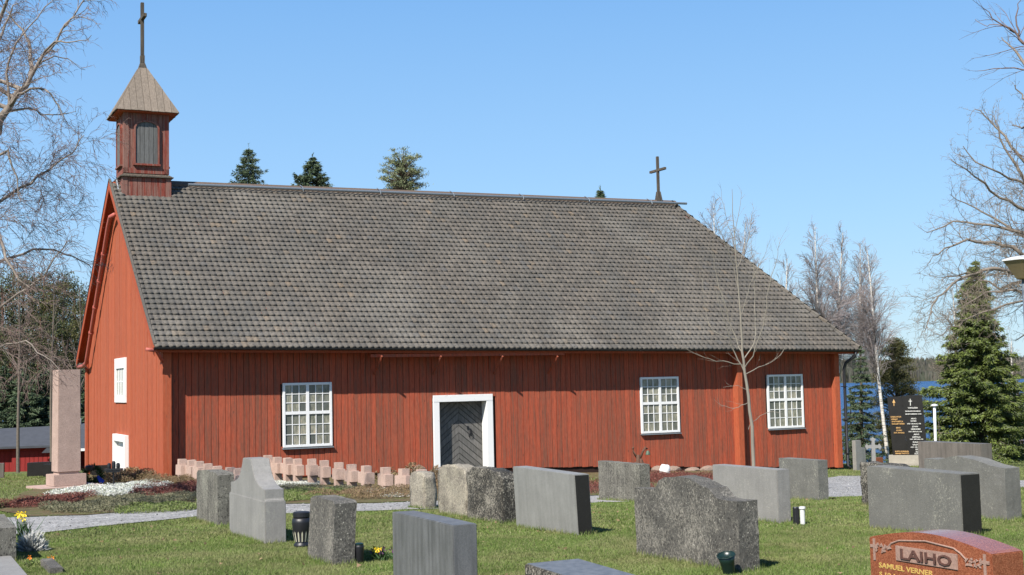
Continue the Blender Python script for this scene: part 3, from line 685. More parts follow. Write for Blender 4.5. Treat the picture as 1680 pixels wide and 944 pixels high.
# pyramid roof boards
ap = 12.47; RE, RT, ZE = .985, .12, 10.86
mb = C(); sq(mb, RE-.03, ZE-.05, ZE+.01, RE-.03); sq(mb, RE-.04, ZE+.01, ap-.03, RT-.04)
cap = put('tower_roof', mb, M['dark'], tower) if False else put('roof_core', mb, M['trim'], tower)
for side in range(4):
    R4 = MC @ Matrix.Translation((CT, CV, 0)) @ Matrix.Rotation(side*PI/2, 4, 'Z'); n = 9
    A = Vector((0, -RE, ZE)); B = Vector((0, -RT, ap)); up = (B-A); Ls = up.length; up.normalize(); N = Vector((1,0,0)).cross(up).normalized()
    if N.y > 0: N = -N
    for i in range(n):
        w = 2*RE/n; x0 = -RE+i*w; x1 = x0+w
        poly = [(x0+.005, -.03+random.uniform(-.015,.015)), (x1-.005, -.03), (x1-.005, Ls), (x0+.005, Ls)]
        sl_ = (RE-RT)/Ls; poly = clip(poly, 1, sl_, RE+.006); poly = clip(poly, -1, sl_, RE+.006)
        if len(poly) < 3: continue
        off = random.uniform(0, .012); mb = MB(R4); mb.prism([tuple(A+Vector((1,0,0))*x+up*y+N*(.03+off)) for x, y in poly], tuple(-N*.03)); put('roof_board', mb, M['towerroof'], tower)
# crosses on tower and ridge
mb = C(); mb.add([(CT-.15,CV-.15,ap-.04),(CT+.15,CV-.15,ap-.04),(CT+.15,CV+.15,ap-.04),(CT-.15,CV+.15,ap-.04),(CT-.075,CV-.075,ap+.22),(CT+.075,CV-.075,ap+.22),(CT+.075,CV+.075,ap+.22),(CT-.075,CV+.075,ap+.22)], [(3,2,1,0),(4,5,6,7),(0,1,5,4),(1,2,6,5),(2,3,7,6),(3,0,4,7)])
mb.box((CT-.07,CV-.07,ap+.22),(CT+.07,CV+.07,ap+.48)); mb.box((CT-.055,CV-.055,ap+.48),(CT+.055,CV+.055,14.77)); mb.box((CT-.057,CV-.52,14.16),(CT+.057,CV+.52,14.28)); put('cross', mb, M['cross'], church, bevel=.008, label='tall thin wooden cross on the bell tower')
z9 = zr(21.3)
mb = C(); mb.hexa([(21.17,6.87,z9),(21.43,6.87,z9),(21.43,7.13,z9),(21.17,7.13,z9),(21.23,6.93,z9+.45),(21.37,6.93,z9+.45),(21.37,7.07,z9+.45),(21.23,7.07,z9+.45)])
mb.box((21.25,6.95,z9+.45),(21.35,7.05,10.70)); mb.box((21.248,6.44,10.08),(21.352,7.56,10.18)); put('cross', mb, M['cross'], church, bevel=.008, label='wooden cross at the east end of the ridge')

# ------------------------------------------------------------------ headstones
UV = Vector((math.cos(AL), math.sin(AL), 0)); VV = Vector((-math.sin(AL), math.cos(AL), 0))
def stone_mb(prof, th, rough=0, lean=0, seed=0, cuts=0):
    'prof: outline in (v,z); extruded along u. local frame x=u, y=v'
    bm = bmesh.new(); vs = [bm.verts.new((0, y, z)) for y, z in prof]; f = bm.faces.new(vs)
    r = bmesh.ops.extrude_face_region(bm, geom=[f]); ev = [g for g in r['geom'] if isinstance(g, bmesh.types.BMVert)]
    for v in ev: v.co.x += th
    bmesh.ops.recalc_face_normals(bm, faces=bm.faces)
    y0, y1 = min(p[0] for p in prof), max(p[0] for p in prof)
    z0, z1 = min(p[1] for p in prof), max(p[1] for p in prof)
    rr = random.Random(seed)
    if rough:
        for ax, a, b, st in ((0, 0, th, .055), (1, y0, y1, .055), (2, z0, z1, .055)):
            k = a+st
            while k < b-.02:
                co = [0, 0, 0]; no = [0, 0, 0]; co[ax] = k; no[ax] = 1
                bmesh.ops.bisect_plane(bm, geom=bm.verts[:]+bm.edges[:]+bm.faces[:], plane_co=co, plane_no=no); k += st
        from mathutils import noise as mn
        for v in bm.verts:
            p = v.co*4.2+Vector((seed*3.1, 0, 0)); d = mn.noise_vector(p)*.5+mn.noise_vector(p*3.3)*.3
            v.co += Vector((d.x, d.y, d.z))*rough
    else:
        bmesh.ops.bevel(bm, geom=[e for e in bm.edges if e.is_manifold and e.calc_face_angle(0) > .6], offset=.007, segments=2, affect='EDGES', clamp_overlap=True)
    for v in bm.verts: v.co.x += lean*v.co.z
    return bm
def headstone(x, y, prof, th, mat, label, rough=0, lean=0, rot=0, cat='headstone', group='grey granite headstones on the lawn', seed=1, smooth=None, z=None, name='headstone'):
    bm = stone_mb(prof, th, rough, lean, seed)
    me = bpy.data.meshes.new(name); bm.to_mesh(me); bm.free(); me.materials.append(M[mat])
    o = bpy.data.objects.new(name, me); COL.objects.link(o)
    o.location = (x, y, G(x, y) if z is None else z); o.rotation_euler = (0, 0, AL+rot)
    LASTH[0] = o.name
    if rough > .025:
        for p in me.polygons: p.use_smooth = True
    reg(o, Matrix.Translation(o.location) @ Matrix.Rotation(AL+rot, 4, 'Z'))
    STONES.append((x, y, min(p[0] for p in prof), max(p[0] for p in prof), th, AL+rot)); return tag(o, label, cat, group)
STONES = []
def add_side(_, th, h, lean):
    par = bpy.data.objects[LASTH[0]]; mb = MB(MW[par.name]); e = .012
    mb.hexa([(e-.2*lean*0,-.005,.0),(th-e,-.005,.0),(th-e,.02,.0),(e,.02,.0),(e+lean*h,-.005,h-e),(th-e+lean*h,-.005,h-e),(th-e+lean*h,.02,h-e),(e+lean*h,.02,h-e)])
    put('polished_side', mb, M['g_polish'], par)
LASTH = ['']
def rect(w, h, hl=None, b=.25): return [(0,-b),(0,h),(w,hl or h),(w,-b)]
def arcp(w, h, hm, n=10, b=.25): return [(0,-b)]+[(w*i/n, h+(hm-h)*math.sin(PI*i/n)) for i in range(n+1)]+[(w,-b)]
headstone(-4.49,19.38, [(0,-.2),(0,.76),(.1,.79),(.7,.80),(1.3,.77),(1.39,.72),(1.39,-.2)], .25, 'g_lich', 'grey lichen-streaked headstone leftmost in the row behind the lawn, left of the peaked stone', rough=.008, seed=2)
# peaked stone with ogee shoulders
W2 = 1.80
_h = [(0,-.2),(0,.54),(.03,.56),(.03,.68),(.16,.69),(.32,.72),(.46,.77),(.57,.85),(.64,.94),(.68,1.01),(.70,1.04)]
pf = _h+[(W2-y, z) for y, z in reversed(_h)]
pe = headstone(-3.19,16.40, pf, .25, 'g_light', 'smooth light grey headstone with tall peaked top and curved shoulders', lean=.0)
MWp = MW[pe.name]
mb = MB(MWp); mb.box((-.012, -.012, -.1), (.262, W2+.012, .53)); put('plinth_block', mb, M['g_light'], pe, bevel=.006)
headstone(-1.99,13.88, [(0,-.2),(.01,.655),(.1,.68),(.75,.69),(.86,.66),(.89,-.2)], .25, 'g_mid', 'narrow grey speckled headstone standing between the dark lantern and the pansies', rough=.010, lean=.06, seed=5)
headstone(-.56,11.23, [(0,-.25),(0,.64),(.7,.645),(1.46,.64),(1.46,-.25)], .23, 'g_blue', 'bluish grey headstone cut by the bottom edge, left of the centre', rough=0)
headstone(-1.62,22.62, [(0,-.2),(0,.56),(.1,.62),(.45,.64),(.62,.60),(.68,.5),(.68,-.2)], .24, 'g_lich2', 'small rough pale headstone in front of the row of pink crosses, nearest the church door', rough=.045, seed=7)
headstone(-.80,20.3, [(0,-.2),(0,.66),(.12,.75),(.5,.80),(.9,.77),(1.1,.66),(1.1,-.2)], .30, 'g_lich2', 'rough pale lichen-covered headstone with rounded top under the church door', rough=.045, seed=9)
headstone(-.22,18.75, [(0,-.2),(0,.64),(.12,.73),(.5,.77),(1.0,.77),(1.2,.68),(1.25,-.2)], .27, 'g_dark', 'rough blackish headstone with white lichen flecks touching the polished grey stone', rough=.04, seed=11)
headstone(.77,16.53, rect(1.76,.78,.80), .22, 'g_plain', 'wide plain grey headstone with a polished black side and a slight lean', lean=-.045); add_side('headstone.009' if False else None, .22, .78, -.045)
headstone(2.26,23.64, rect(1.5,.69), .22, 'g_lich', 'grey lichen-streaked headstone below the rusty ironwork at the church wall', rough=.015, seed=13)
hw = 1.95
wp = [(0,-.25),(0,.685),(.30,.685),(.37,.70),(.44,.745),(.50,.785),(.58,.79),(.68,.82),(.82,.86),(1.05,.87),(1.28,.85),(1.40,.81),(1.45,.75),(1.50,.71),(1.90,.695),(1.90,-.25)]
headstone(2.15,12.59, wp, .24, 'g_mid', 'large dark speckled headstone with a wavy double-humped top and a green vase in front', rough=.018, seed=15)
headstone(3.59,17.78, rect(1.52,.73), .22, 'g_light', 'plain light grey headstone beside the small white cup, below the bare young tree', rough=0)
headstone(5.43,23.22, rect(1.11,.72), .22, 'g_mid2', 'grey speckled headstone right of the young tree, in front of the easternmost window', rough=.01, seed=17)
headstone(6.07,20.56, [(0,-.2),(0,.60),(.2,.66),(.86,.67),(.86,-.2)], .34, 'g_dark', 'dark lichen headstone half hidden behind the wide grey one on the right', rough=.035, seed=19)
headstone(5.26,15.31, rect(1.6,.74,.76), .32, 'g_mid2', 'large wide grey headstone with black side standing behind the red granite stone', rough=0); add_side(None, .32, .74, 0)
headstone(9.95,27.6, rect(1.85,1.0), .34, 'g_brown', 'smooth brownish grey headstone below the spruce at the right edge', rough=0)
headstone(6.57,17.37, [(0,-.2),(0,.70),(.25,.73),(.55,.80),(.85,.83),(1.05,.80),(1.2,.77),(1.47,.77),(1.47,-.2)], .28, 'g_mid2', 'grey headstone with a gently arched top at the right edge', rough=.01, seed=23)
# low dark stone at the bottom edge
lowst = headstone(.72,9.05, [(0,-.2),(0,.33),(1.5,.37),(1.5,-.2)], .50, 'g_dark', 'low dark stone with flat bluish top at the bottom edge', rough=0)
mb = MB(MW[lowst.name]); mb.hexa([(.015,.015,.30),(.485,.015,.30),(.485,1.485,.34),(.015,1.485,.34),(.015,.015,.335),(.485,.015,.335),(.485,1.485,.375),(.015,1.485,.375)]); put('polished_top', mb, M['g_blue'], lowst)
headstone(-6.05,14.9, [(0,-.2),(0,.39),(1.6,.41),(1.6,-.2)], .26, 'g_lich', 'grey headstone cut off by the left edge, beside the daffodils', rough=.01, seed=27)
mb = MB(Matrix.Translation((-5.15,13.55,0)) @ Matrix.Rotation(AL, 4, 'Z')); g0 = G(-5.2, 13.5)
mb.box((-1.5,-.9,g0-.1),(0,1.55,g0+.05)); o = put('grave_slab', mb, M['g_light'], bevel=.01); tag(o, 'flat grey grave slab in the bottom left corner', 'grave slab')
mb = MB(Matrix.Translation((-4.95,13.7,0)) @ Matrix.Rotation(AL, 4, 'Z')); mb.box((0,0,g0-.1),(.14,.9,g0+.06)); o = put('kerb_stone', mb, M['g_mid'], bevel=.01); tag(o, 'short grey kerb stone in the grass beside the corner slab', 'kerb stone')
# red granite stone with lettering
W = 1.34; n = 14
rp_ = [(0,-.25),(0,.455)]+[(W*(.04+.92*i/n), .455+.095*math.sin(PI*(.06+.88*i/n))**1.1) for i in range(n+1)]+[(W,.455),(W,-.25)]
red = headstone(3.59,9.84, rp_, .34, 'g_red', 'red granite headstone with raised lettering and gilt names in the bottom right corner', rough=0, group='red granite headstones')
RM = MW[red.name]
# front face is the plane x=0 facing -u ; reading direction runs from +v (left) to 0 (right)
def text_mesh(s, size, ext, bold=0):
    cu = bpy.data.curves.new('txt', 'FONT'); cu.body = s; cu.size = size; cu.extrude = ext; cu.offset = bold; cu.align_x = 'LEFT'; cu.resolution_u = 2
    o = bpy.data.objects.new('txt', cu); COL.objects.link(o); dg = bpy.context.evaluated_depsgraph_get(); me = bpy.data.meshes.new_from_object(o.evaluated_get(dg))
    bpy.data.objects.remove(o); bpy.data.curves.remove(cu); return me
def lettering(s, size, Mtx, mat, parent, width=None, ext=.004, bold=0, name='lettering'):
    me = text_mesh(s, size, ext, bold); xs_ = [v.co.x for v in me.vertices]; w = max(xs_)-min(xs_); sx = width/w if width else 1; x0 = min(xs_)
    L = MW[parent.name].inverted() @ Mtx
    for v in me.vertices: v.co = L @ Vector(((v.co.x-x0)*sx, v.co.y, v.co.z))
    me.name = name; me.materials.append(mat); o = bpy.data.objects.new(name, me); COL.objects.link(o); o.parent = parent; return o
def faceM(P, left, z, off=0): # text origin on the face x=-off, starting at v=left, height z, running towards -v
    return P @ Matrix(((0,0,-1,-off),(-1,0,0,left),(0,1,0,z),(0,0,0,1)))
mb = MB(RM); mb.box((-.010, .34, .295), (.002, 1.02, .42)); put('name_panel', mb, M['g_pinkrough'], red, bevel=.004)
lettering('LAIHO', .118, faceM(RM, .955, .318, .014), M['g_redtext'], red, .56, .006, .002)
lettering('SAMUEL VERNER', .06, faceM(RM, 1.23, .215, .001), M['gold'], red, .62, .002, .001)
lettering('S.10.1.1876  K.20.', .05, faceM(RM, 1.23, .145, .001), M['gold'], red, .60, .002, .001)
lettering('JOSEFIINA', .055, faceM(RM, .52, .17, .001), M['gold'], red, .36, .002, .001)
mb = MB(RM)
def band(pts, r):
    mb.tube([(-.002, y, z) for y, z in pts], r, 6)
band([(1.12,.385),(1.07,.43),(.98,.462),(.68,.487),(.38,.462),(.31,.43),(.25,.385)], .008); put('carved_band', mb, M['g_pinkrough'], red)
for cv in (1.275, .065):
    mb = MB(RM); mb.box((-.008, cv-.012, .27), (.002, cv+.012, .45)); mb.box((-.0085, cv-.045, .375), (.002, cv+.045, .40)); put('carved_cross', mb, M['g_pinkrough'], red)
    mb = MB(RM)
    for i in range(26):
        yv = cv+random.uniform(.02,.20)*(-1 if cv > .7 else 1); zv = .375+random.uniform(-.03,.035); a = random.random()*6
        mb.prism([(-.002, yv+.016*math.cos(a+j*2.1)*random.uniform(.7,1.2), zv+.013*math.sin(a+j*2.1)) for j in range(3)], (-.005-.003*random.random(), 0, 0))
    put('carved_leaves', mb, M['g_pinkrough'], red)
# wooden-thin leaning black memorial on a concrete plinth
bx, by = 15.0, 49.3; bz = G(bx, by)
memo = thing('memorial', 'black polished double memorial slab with gilt and white inscriptions before the lake', 'memorial', (bx, by, bz), -math.radians(17))
MM = MW[memo.name]
def onm(px, py): # pixel onto the plane of the memorial
    return None
mb = MB(MM); mb.box((-.85,-.30,-.3),(.95,.45,.06)); put('step', mb, M['concrete'], memo, bevel=.01)
mb = MB(MM); mb.box((-.72,-.14,.06),(.86,.30,.40)); put('plinth', mb, M['concrete'], memo, bevel=.01)
lean = -.055
def leanbox(x0, x1, y0, y1, z0, z1, ytop):
    mb = MB(MM); k = z1-z0; mb.hexa([(x0,y0,z0),(x1,y1,z0),(x1,y1+.13,z0),(x0,y0+.13,z0),(x0+lean*k,y0+ytop,z1),(x1+lean*k,y1+ytop,z1+.02),(x1+lean*k,y1+.13+ytop,z1+.02),(x0+lean*k,y0+.13+ytop,z1)]); return mb
sA = put('slab', leanbox(-.56,-.03,.0,-.03,.40,2.62,.0), M['g_polish'], memo, bevel=.005, label='left half with gilt lettering')
sB = put('slab', leanbox(-.026,.72,-.03,.02,.40,2.66,.0), M['g_polish'], memo, bevel=.005, label='right half with white lettering')
def memtext(s, x, z, w, size, mat, par):
    xx = x+lean*(z-.4)+lean*0; yy = (-.03+.05*(x-.0)/.72 if x > -.03 else .0-.03*(x+.56)/.53)
    sh = Matrix.Identity(4); sh[0][1] = lean
    return lettering(s, size, MM @ Matrix.Translation((xx, -.045, z)) @ Matrix.Rotation(PI/2, 4, 'X') @ sh, mat, par, w, .004, .002)
z = 2.02
for s, x, z, w in [('VAPAUDEN',.16,2.17,.36),('SANKARIVAINAJILLE',.05,2.05,.56),('MUISTOMERKKI 1918',.05,1.94,.58),('ARVO',.23,1.76,.20),('KOSKI',.22,1.67,.20),('SYNT. 1896 KUOLI 1918',.08,1.57,.50),('JOHAN',.24,1.46,.22),('HEISKANEN',.20,1.36,.34),('SYNT. 1898 KUOLI 1918',.10,1.27,.48),('ARVI',.27,1.16,.20),('LEPPALA',.22,1.06,.30),('SYNT. 1899 KUOLI 1918',.12,.98,.48),('KALLE VI',.22,.87,.34),('SALMINEN',.20,.77,.40),('SYNT. 1895 KUOLI 1918',.12,.68,.52),('ARTTU V',.28,.59,.30),('KOIVU',.29,.50,.24),('KUOLI 1918',.24,.43,.34)]:
    memtext(s, x, z, w, .075 if w < .45 else .06, M['pale'], sB)
for s, x, z, w in [('KARJALAAN JAI',-.50,1.84,.38),('VAINAJAT',-.50,1.75,.25),('SYNTYNEET JA',-.48,1.66,.42),('KUOLLEET ENNEN',-.48,1.57,.46),('EINO',-.34,1.42,.16),('KOSKI',-.34,1.32,.20),('SYNT. 1910 KUOLI',-.44,1.23,.38),('MUISTO KUNNIAAN',-.47,.52,.50),('OMAISET PYSTYTTI',-.47,.44,.50)]:
    memtext(s, x, z, w, .07, M['orange_text'], sA)
mb = MB(MM); mb.box((.26+lean*2,-.05,2.28),(.285+lean*2,-.028,2.54)); mb.box((.21+lean*2,-.049,2.44),(.335+lean*2,-.03,2.465)); put('inlaid_cross', mb, M['pale'], sB)
mb = MB(MM); mb.box((-.345+lean*2,-.03,2.28),(-.32+lean*2,.0,2.52)); mb.prism([(-.39+lean*2,-.028,2.40),(-.275+lean*2,-.028,2.40),(-.332+lean*2,-.028,2.54)],(0,.02,0)); put('inlaid_cross', mb, M['orange_text'], sA)
# cross-shaped stone and small stones near it
g = G(9.05, 33)
cs = thing('cross_headstone', 'grey cross-shaped headstone standing left of the black memorial', 'headstone', (9.15,33.0,g), -.1)
mb = MB(MW[cs.name]); top = .03-g; cz = top-.24
for a in range(4):
    ca, sa = math.cos(a*PI/2), math.sin(a*PI/2); L = (.205, .24, .205, 1.1)[a]
    pts = [(.045,.04),(L*.62,.035),(L*.78,.075),(L,.0),(L*.78,-.075),(L*.62,-.035),(.045,-.04)] if a != 3 else [(.04,.045),(.8,.055),(top-.26,.10),(top-.26,-.10),(.8,-.055),(.04,-.045)]
    mb.prism([(x*ca-y*sa, -.05-.001*a, cz+x*sa+y*ca) for x, y in pts], (0,.10,0))
mb.box((-.05,-.052,cz-.05),(.05,.052,cz+.05)); put('cross', mb, M['g_plain'], cs); mb = MB(MW[cs.name]); mb.box((-.14,-.11,-.2),(.14,.11,.42)); put('plinth', mb, M['g_plain'], cs, bevel=.01)
headstone(12.35,47.3, rect(.5,.75), .2, 'g_plain', 'grey headstone by the birch stem behind the church corner', rot=-1.4)
headstone(12.75,46.2, rect(.42,.42), .16, 'g_red', 'small red granite headstone low in the grass behind the church corner', rot=-1.4, group='red granite headstones')
headstone(11.9,45.6, rect(.3,1.05), .16, 'g_light', 'slim pale grey headstone nearest the black downpipe', rot=-1.4)
# dark polished stones left in the distance
for i, (x, y, w, h, lab) in enumerate([(-15.75,43.0,.95,.44,'dark polished headstone left of the pink obelisk, nearer of the two'), (-17.2,45.4,.95,.50,'dark rounded headstone behind the nearer polished one, left of the pink obelisk'), (-14.35,43.6,.55,.36,'short dark headstone hard against the left side of the pink obelisk'), (-17.4,42.5,.5,.5,'small brown headstone at the far left edge')]):
    headstone(x, y, arcp(w, h, h*1.02) if i == 1 else rect(w, h), .22, 'g_polish' if i < 3 else 'g_brown', lab, rot=-1.75, group='dark headstones beyond the obelisk')
# pink granite obelisk
ba = math.radians(36)
obx, oby = -11.97, 33.4; obz = -.84
ob = thing('granite_obelisk', 'tall pink granite obelisk on a stepped plinth left of the church gable', 'monument', (obx, oby, obz), ba)
OM = MW[ob.name]
mb = MB(OM); mb.box((-.42,-.42,-.3),(1.22,1.05,.05)); put('base_slab', mb, M['pinkgran'], ob, bevel=.01)
mb = MB(OM); mb.box((0,0,.05),(.84,.72,.35)); put('plinth', mb, M['pinkgran'], ob, bevel=.01)
mb = MB(OM); mb.box((.16,.12,.35),(.68,.60,.41)); put('joint_block', mb, M['pinkgran2'], ob)
mb = MB(OM); mb.hexa([(.12,.08,.41),(.72,.08,.41),(.72,.64,.41),(.12,.64,.41),(.135,.095,3.08),(.705,.095,3.08),(.705,.625,3.08),(.135,.625,3.08)]); put('shaft', mb, M['pinkgran'], ob, bevel=.012)
# pink crosses
CR_L = [(297.6,753,35.3),(315,755,34.9),(326.5,757,34.3),(341,761,33.5),(357,765,32.8),(377,767,32.1),(391,768.5,31.5)]
CR_R = [(439,747,36.2),(454.5,750,35.8),(472,751.5,35.4),(488,753,35.0),(512,753,34.5),(532,755.6,33.9),(555,758.7,33.3),(577,762,32.7),(600.5,764.4,32.1),(632,767,31.4),(662.5,769,30.7),(691,770.5,30.0)]
mb = MB(); pr = [(-.10,-.45),(-.10,.22),(-.28,.22),(-.28,.50),(-.10,.50),(-.10,.66),(.10,.66),(.10,.50),(.28,.50),(.28,.22),(.10,.22),(.10,-.45)]
bm = stone_mb(pr, .21); me_c = bpy.data.meshes.new('cross_gravestone'); bm.to_mesh(me_c); bm.free(); me_c.materials.append(M['pinkgran2'])
ordn = ['nearest the church corner','second from church corner','third from church corner','fourth from church corner','fifth from church corner','sixth from church corner','last beside peaked headstone']
ordr = ['first beside peaked headstone','second from peaked headstone','third from peaked headstone','fourth from peaked headstone','fifth from peaked headstone','sixth from peaked headstone','sixth from its right end','fifth from its right end','fourth from its right end','third from its right end','second from its right end','last behind rough pale headstone']
for grp, rowl, labs in ((CR_L, 'left row', ordn), (CR_R, 'right row', ordr)):
    for (px, py, yy), lb in zip(grp, labs):
        p = at(px, py+1.5, yy); o = bpy.data.objects.new('cross_gravestone', me_c); COL.objects.link(o); o.location = (p.x-.1, p.y, p.z-.64); o.rotation_euler = (random.gauss(0,.018), random.gauss(0,.018), AL+random.gauss(0,.06))
        tag(o, 'small pink granite cross, %s, %s' % (rowl, lb), 'gravestone', 'small pink granite crosses in the planting bed')

# ------------------------------------------------------------------ small things
# lantern urn
x, y = -2.66, 15.95; g = G(x, y)
lan = thing('grave_lantern', 'dark urn-shaped grave lantern between the peaked stone and the narrow grey one', 'lantern', (x, y, g)); LM = MW[lan.name]
mb = MB(LM); mb.lathe([(.10,0),(.10,.03),(.082,.05),(.077,.06),(.110,.20),(.120,.30),(.115,.345),(.09,.36)], (0,0,0), 20); put('body', mb, M['black'], lan, smooth=True)
mb = MB(LM); mb.lathe([(.10,.36),(.105,.37),(.105,.42),(.09,.43)], (0,0,0), 20); put('lid', mb, M['black'], lan)
for k in range(14):
    a = 2*PI*k/14; mb = MB(LM); ca, sa = math.cos(a), math.sin(a)
    f = lambda r, z, d: (r*ca-d*sa, r*sa+d*ca, z)
    mb.add([f(.088,.07,-.008), f(.088,.07,.008), f(.107,.17,.009), f(.112,.20,0), f(.107,.17,-.009)], [(0,1,2,3,4)]); put('petal', mb, M['ivory'], lan, fixn=False)
# small dark candle holder and pansies
x, y = -1.72, 14.05; g = G(x, y); o_ = thing('candle_holder', 'small dark candle holder pressed against the narrow grey headstone', 'candle holder', (x, y, g))
mb = MB(MW[o_.name]); mb.lathe([(.04,0),(.045,.01),(.05,.17),(.052,.19),(.045,.20)], (0,0,0), 12); put('body', mb, M['black'], o_, smooth=True)
mb = MB(MW[o_.name]); mb.lathe([(.03,.19),(.048,.20),(.048,.215),(.02,.225)], (0,0,0), 12); put('lid', mb, M['green_metal'], o_)
def flowers(name, label, x, y, heads, leaves, h, sp, col2=None, lm='leafdark', headr=.022):
    g = G(x, y); th = thing(name, label, 'flowers', (x, y, g))
    n = leaves; P = np.c_[RNG.normal(0, sp*.6, n), RNG.normal(0, sp*.6, n), RNG.uniform(0, h*.35, n)]+np.array([x, y, g]); D = np.c_[RNG.normal(0, .5, (n, 2)), RNG.uniform(.5, 1.2, n)]
    V, F = tri_cloud(P, D, RNG.uniform(.3, .8, n)*h, .02); rawmesh('leaves', V, F, M[lm], th)
    for i, mt in enumerate(heads):
        hx, hy = x+random.gauss(0, sp*.7), y+random.gauss(0, sp*.5); hz = g+h*random.uniform(.7, 1.05)
        mb = MB()
        for k in range(5):
            a = k*2*PI/5+random.random(); c = Vector((hx, hy, hz)); A = Vector((math.cos(a), -.35, math.sin(a))); B = Vector((math.cos(a+.6), -.35, math.sin(a+.6))); A2 = Vector((math.cos(a+.3), -.45, math.sin(a+.3)))
            mb.add([tuple(c), tuple(c+A*headr), tuple(c+A2*headr*1.4), tuple(c+B*headr)], [(0,1,2,3)])
        put('flower', mb, M[mt], th, fixn=False)
        mb = MB(); mb.tube([(hx, hy, g), (hx, hy, hz)], .003, 4); put('stem', mb, M['leafdark'], th)
    return th
flowers('pansies', 'yellow and dark purple pansies in the grass right of the narrow grey headstone', -1.48, 14.35, ['yellow','yellow','purple','purple','yellow','purple','yellow','purple'], 160, .13, .09, headr=.026)
flowers('daffodils', 'yellow daffodils behind the headstone at the left edge', -6.70, 17.6, ['yellow','yellow','yellow','yellow'], 60, .42, .10, headr=.035)
flowers('tulip_leaves', 'orange flowers low beside the grave slab at the left edge', -5.35, 14.5, ['orange','orange','orange'], 120, .10, .12, headr=.022, lm='green_leaf')
# silver-leaved plant
x, y = -6.05, 16.1; g = G(x, y); sp = thing('silver_plant', 'silvery white shrivelled plant in front of the gravel path at the left edge', 'plant', (x, y, g))
n = 900; A = RNG.normal(size=(n, 3)); A[:, 2] = np.abs(A[:, 2]); P = unit(A)*RNG.uniform(.03, .17, (n, 1))*np.array([1.1, 1.1, 1.4])+np.array([x, y, g]); V, F = tri_cloud(P, A+np.array([0,0,.3]), RNG.uniform(.04,.09,n), RNG.uniform(.012,.03,n)); rawmesh('leaves', V, F, M['pale_leaf'], sp)
mb = MB(); 
for k in range(7): mb.tube([(x,y,g),(x+random.gauss(0,.08),y+random.gauss(0,.08),g+.2)], .005, 4)
put('stems', mb, M['pale_leaf'], sp)
# green vase in front of the wavy stone
x, y = 2.03, 12.5; g = G(x, y)
va = thing('flower_vase', 'dark green cone vase with open mouth leaning before the wavy headstone', 'vase', (x, y, g))
MV = MW[va.name] @ Matrix.Rotation(math.radians(-10), 4, 'Y') @ Matrix.Rotation(math.radians(14), 4, 'X')
mb = MB(MV); mb.lathe([(.055,0),(.058,.02),(.072,.14),(.088,.20),(.084,.20),(.066,.14),(.05,.05)], (0,0,0), 20); put('body', mb, M['green_metal'], va, smooth=True)
mb = MB(MV); mb.tube([(.087*math.cos(a*PI/10), .087*math.sin(a*PI/10), .20) for a in range(21)], .005, 6, False); put('rim', mb, M['green_metal'], va)
# white cup
x, y = 3.83, 17.55; g = G(x, y); cu_ = thing('grave_candle', 'small white candle tube with dark sleeve at the foot of the light grey stone', 'candle', (x, y, g))
mb = MB(MW[cu_.name]); mb.lathe([(.03,0),(.033,.01),(.033,.20),(.045,.21),(.045,.235),(.03,.24)], (.035,-.02,0), 14); put('cup', mb, M['plastic'], cu_, smooth=False)
mb = MB(MW[cu_.name]); mb.lathe([(.045,0),(.045,.22),(.04,.23)], (-.04,.03,0), 14); put('sleeve', mb, M['black'], cu_)
# rusty ironwork
x, y = 4.05, 38.6; p = at(1050, 772, y); x = p.x; g = p.z; gg = G(x, y)
ir = thing('iron_sculpture', 'rusty twisted ironwork with a small green bell against the church wall', 'sculpture', (x, y, gg)); zt = at(1050, 734, y).z
mb = MB(); hh = zt-gg
for a, b in (((-.12,0,0),(-.04,0,.75)),((.0,0,0),(-.06,0,.72)),((.16,0,.0),(.02,0,.62)),((.22,0,0),(.05,.05,.55)),((-.18,0,.0),(-.1,.05,.5)),((.08,0,.1),(-.12,0,.45))):
    mb.tube([(x+a[0], y+a[1], gg+a[2]*hh), (x+(a[0]+b[0])/2+random.uniform(-.03,.03), y-.04, gg+(a[2]+b[2])/2*hh), (x+b[0], y+b[1], gg+b[2]*hh)], [.06,.07,.05], 6)
put('roots', mb, M['rust'], ir, smooth=True)
mb = MB(); mb.tube([(x-.08,y,gg+.65*hh),(x-.18,y,gg+.85*hh),(x-.20,y,gg+.97*hh),(x-.16,y,gg+1.0*hh)], .034, 6); mb.tube([(x+.0,y,gg+.60*hh),(x+.10,y,gg+.85*hh),(x+.19,y,gg+1.0*hh),(x+.24,y,gg+.93*hh)], .036, 6); put('arm', mb, M['rust'], ir, smooth=True)
mb = MB(); mb.lathe([(.075,0),(.07,.02),(.055,.08),(.03,.12),(.01,.13)], (x+.25,y,gg+.74*hh), 12); put('bell', mb, M['verdigris'], ir, smooth=True)
# white stone
p = at(1091, 773, 40.6); 
bm = bmesh.new(); bmesh.ops.create_icosphere(bm, subdivisions=3, radius=1)
for v in bm.verts: n_ = 1+.12*math.sin(v.co.x*5+1)*math.cos(v.co.z*4); v.co = Vector((v.co.x*.18*n_, v.co.y*.14, v.co.z*.22*n_))
mb = MB(); mb.add([(v.co.x+p.x, v.co.y+p.y, v.co.z+p.z) for v in bm.verts], [tuple(v.index for v in f.verts) for f in bm.faces]); bm.free(); o = put('white_stone', mb, M['plastic'], smooth=True); tag(o, 'small rounded white stone leaning at the foot of the church wall', 'stone')
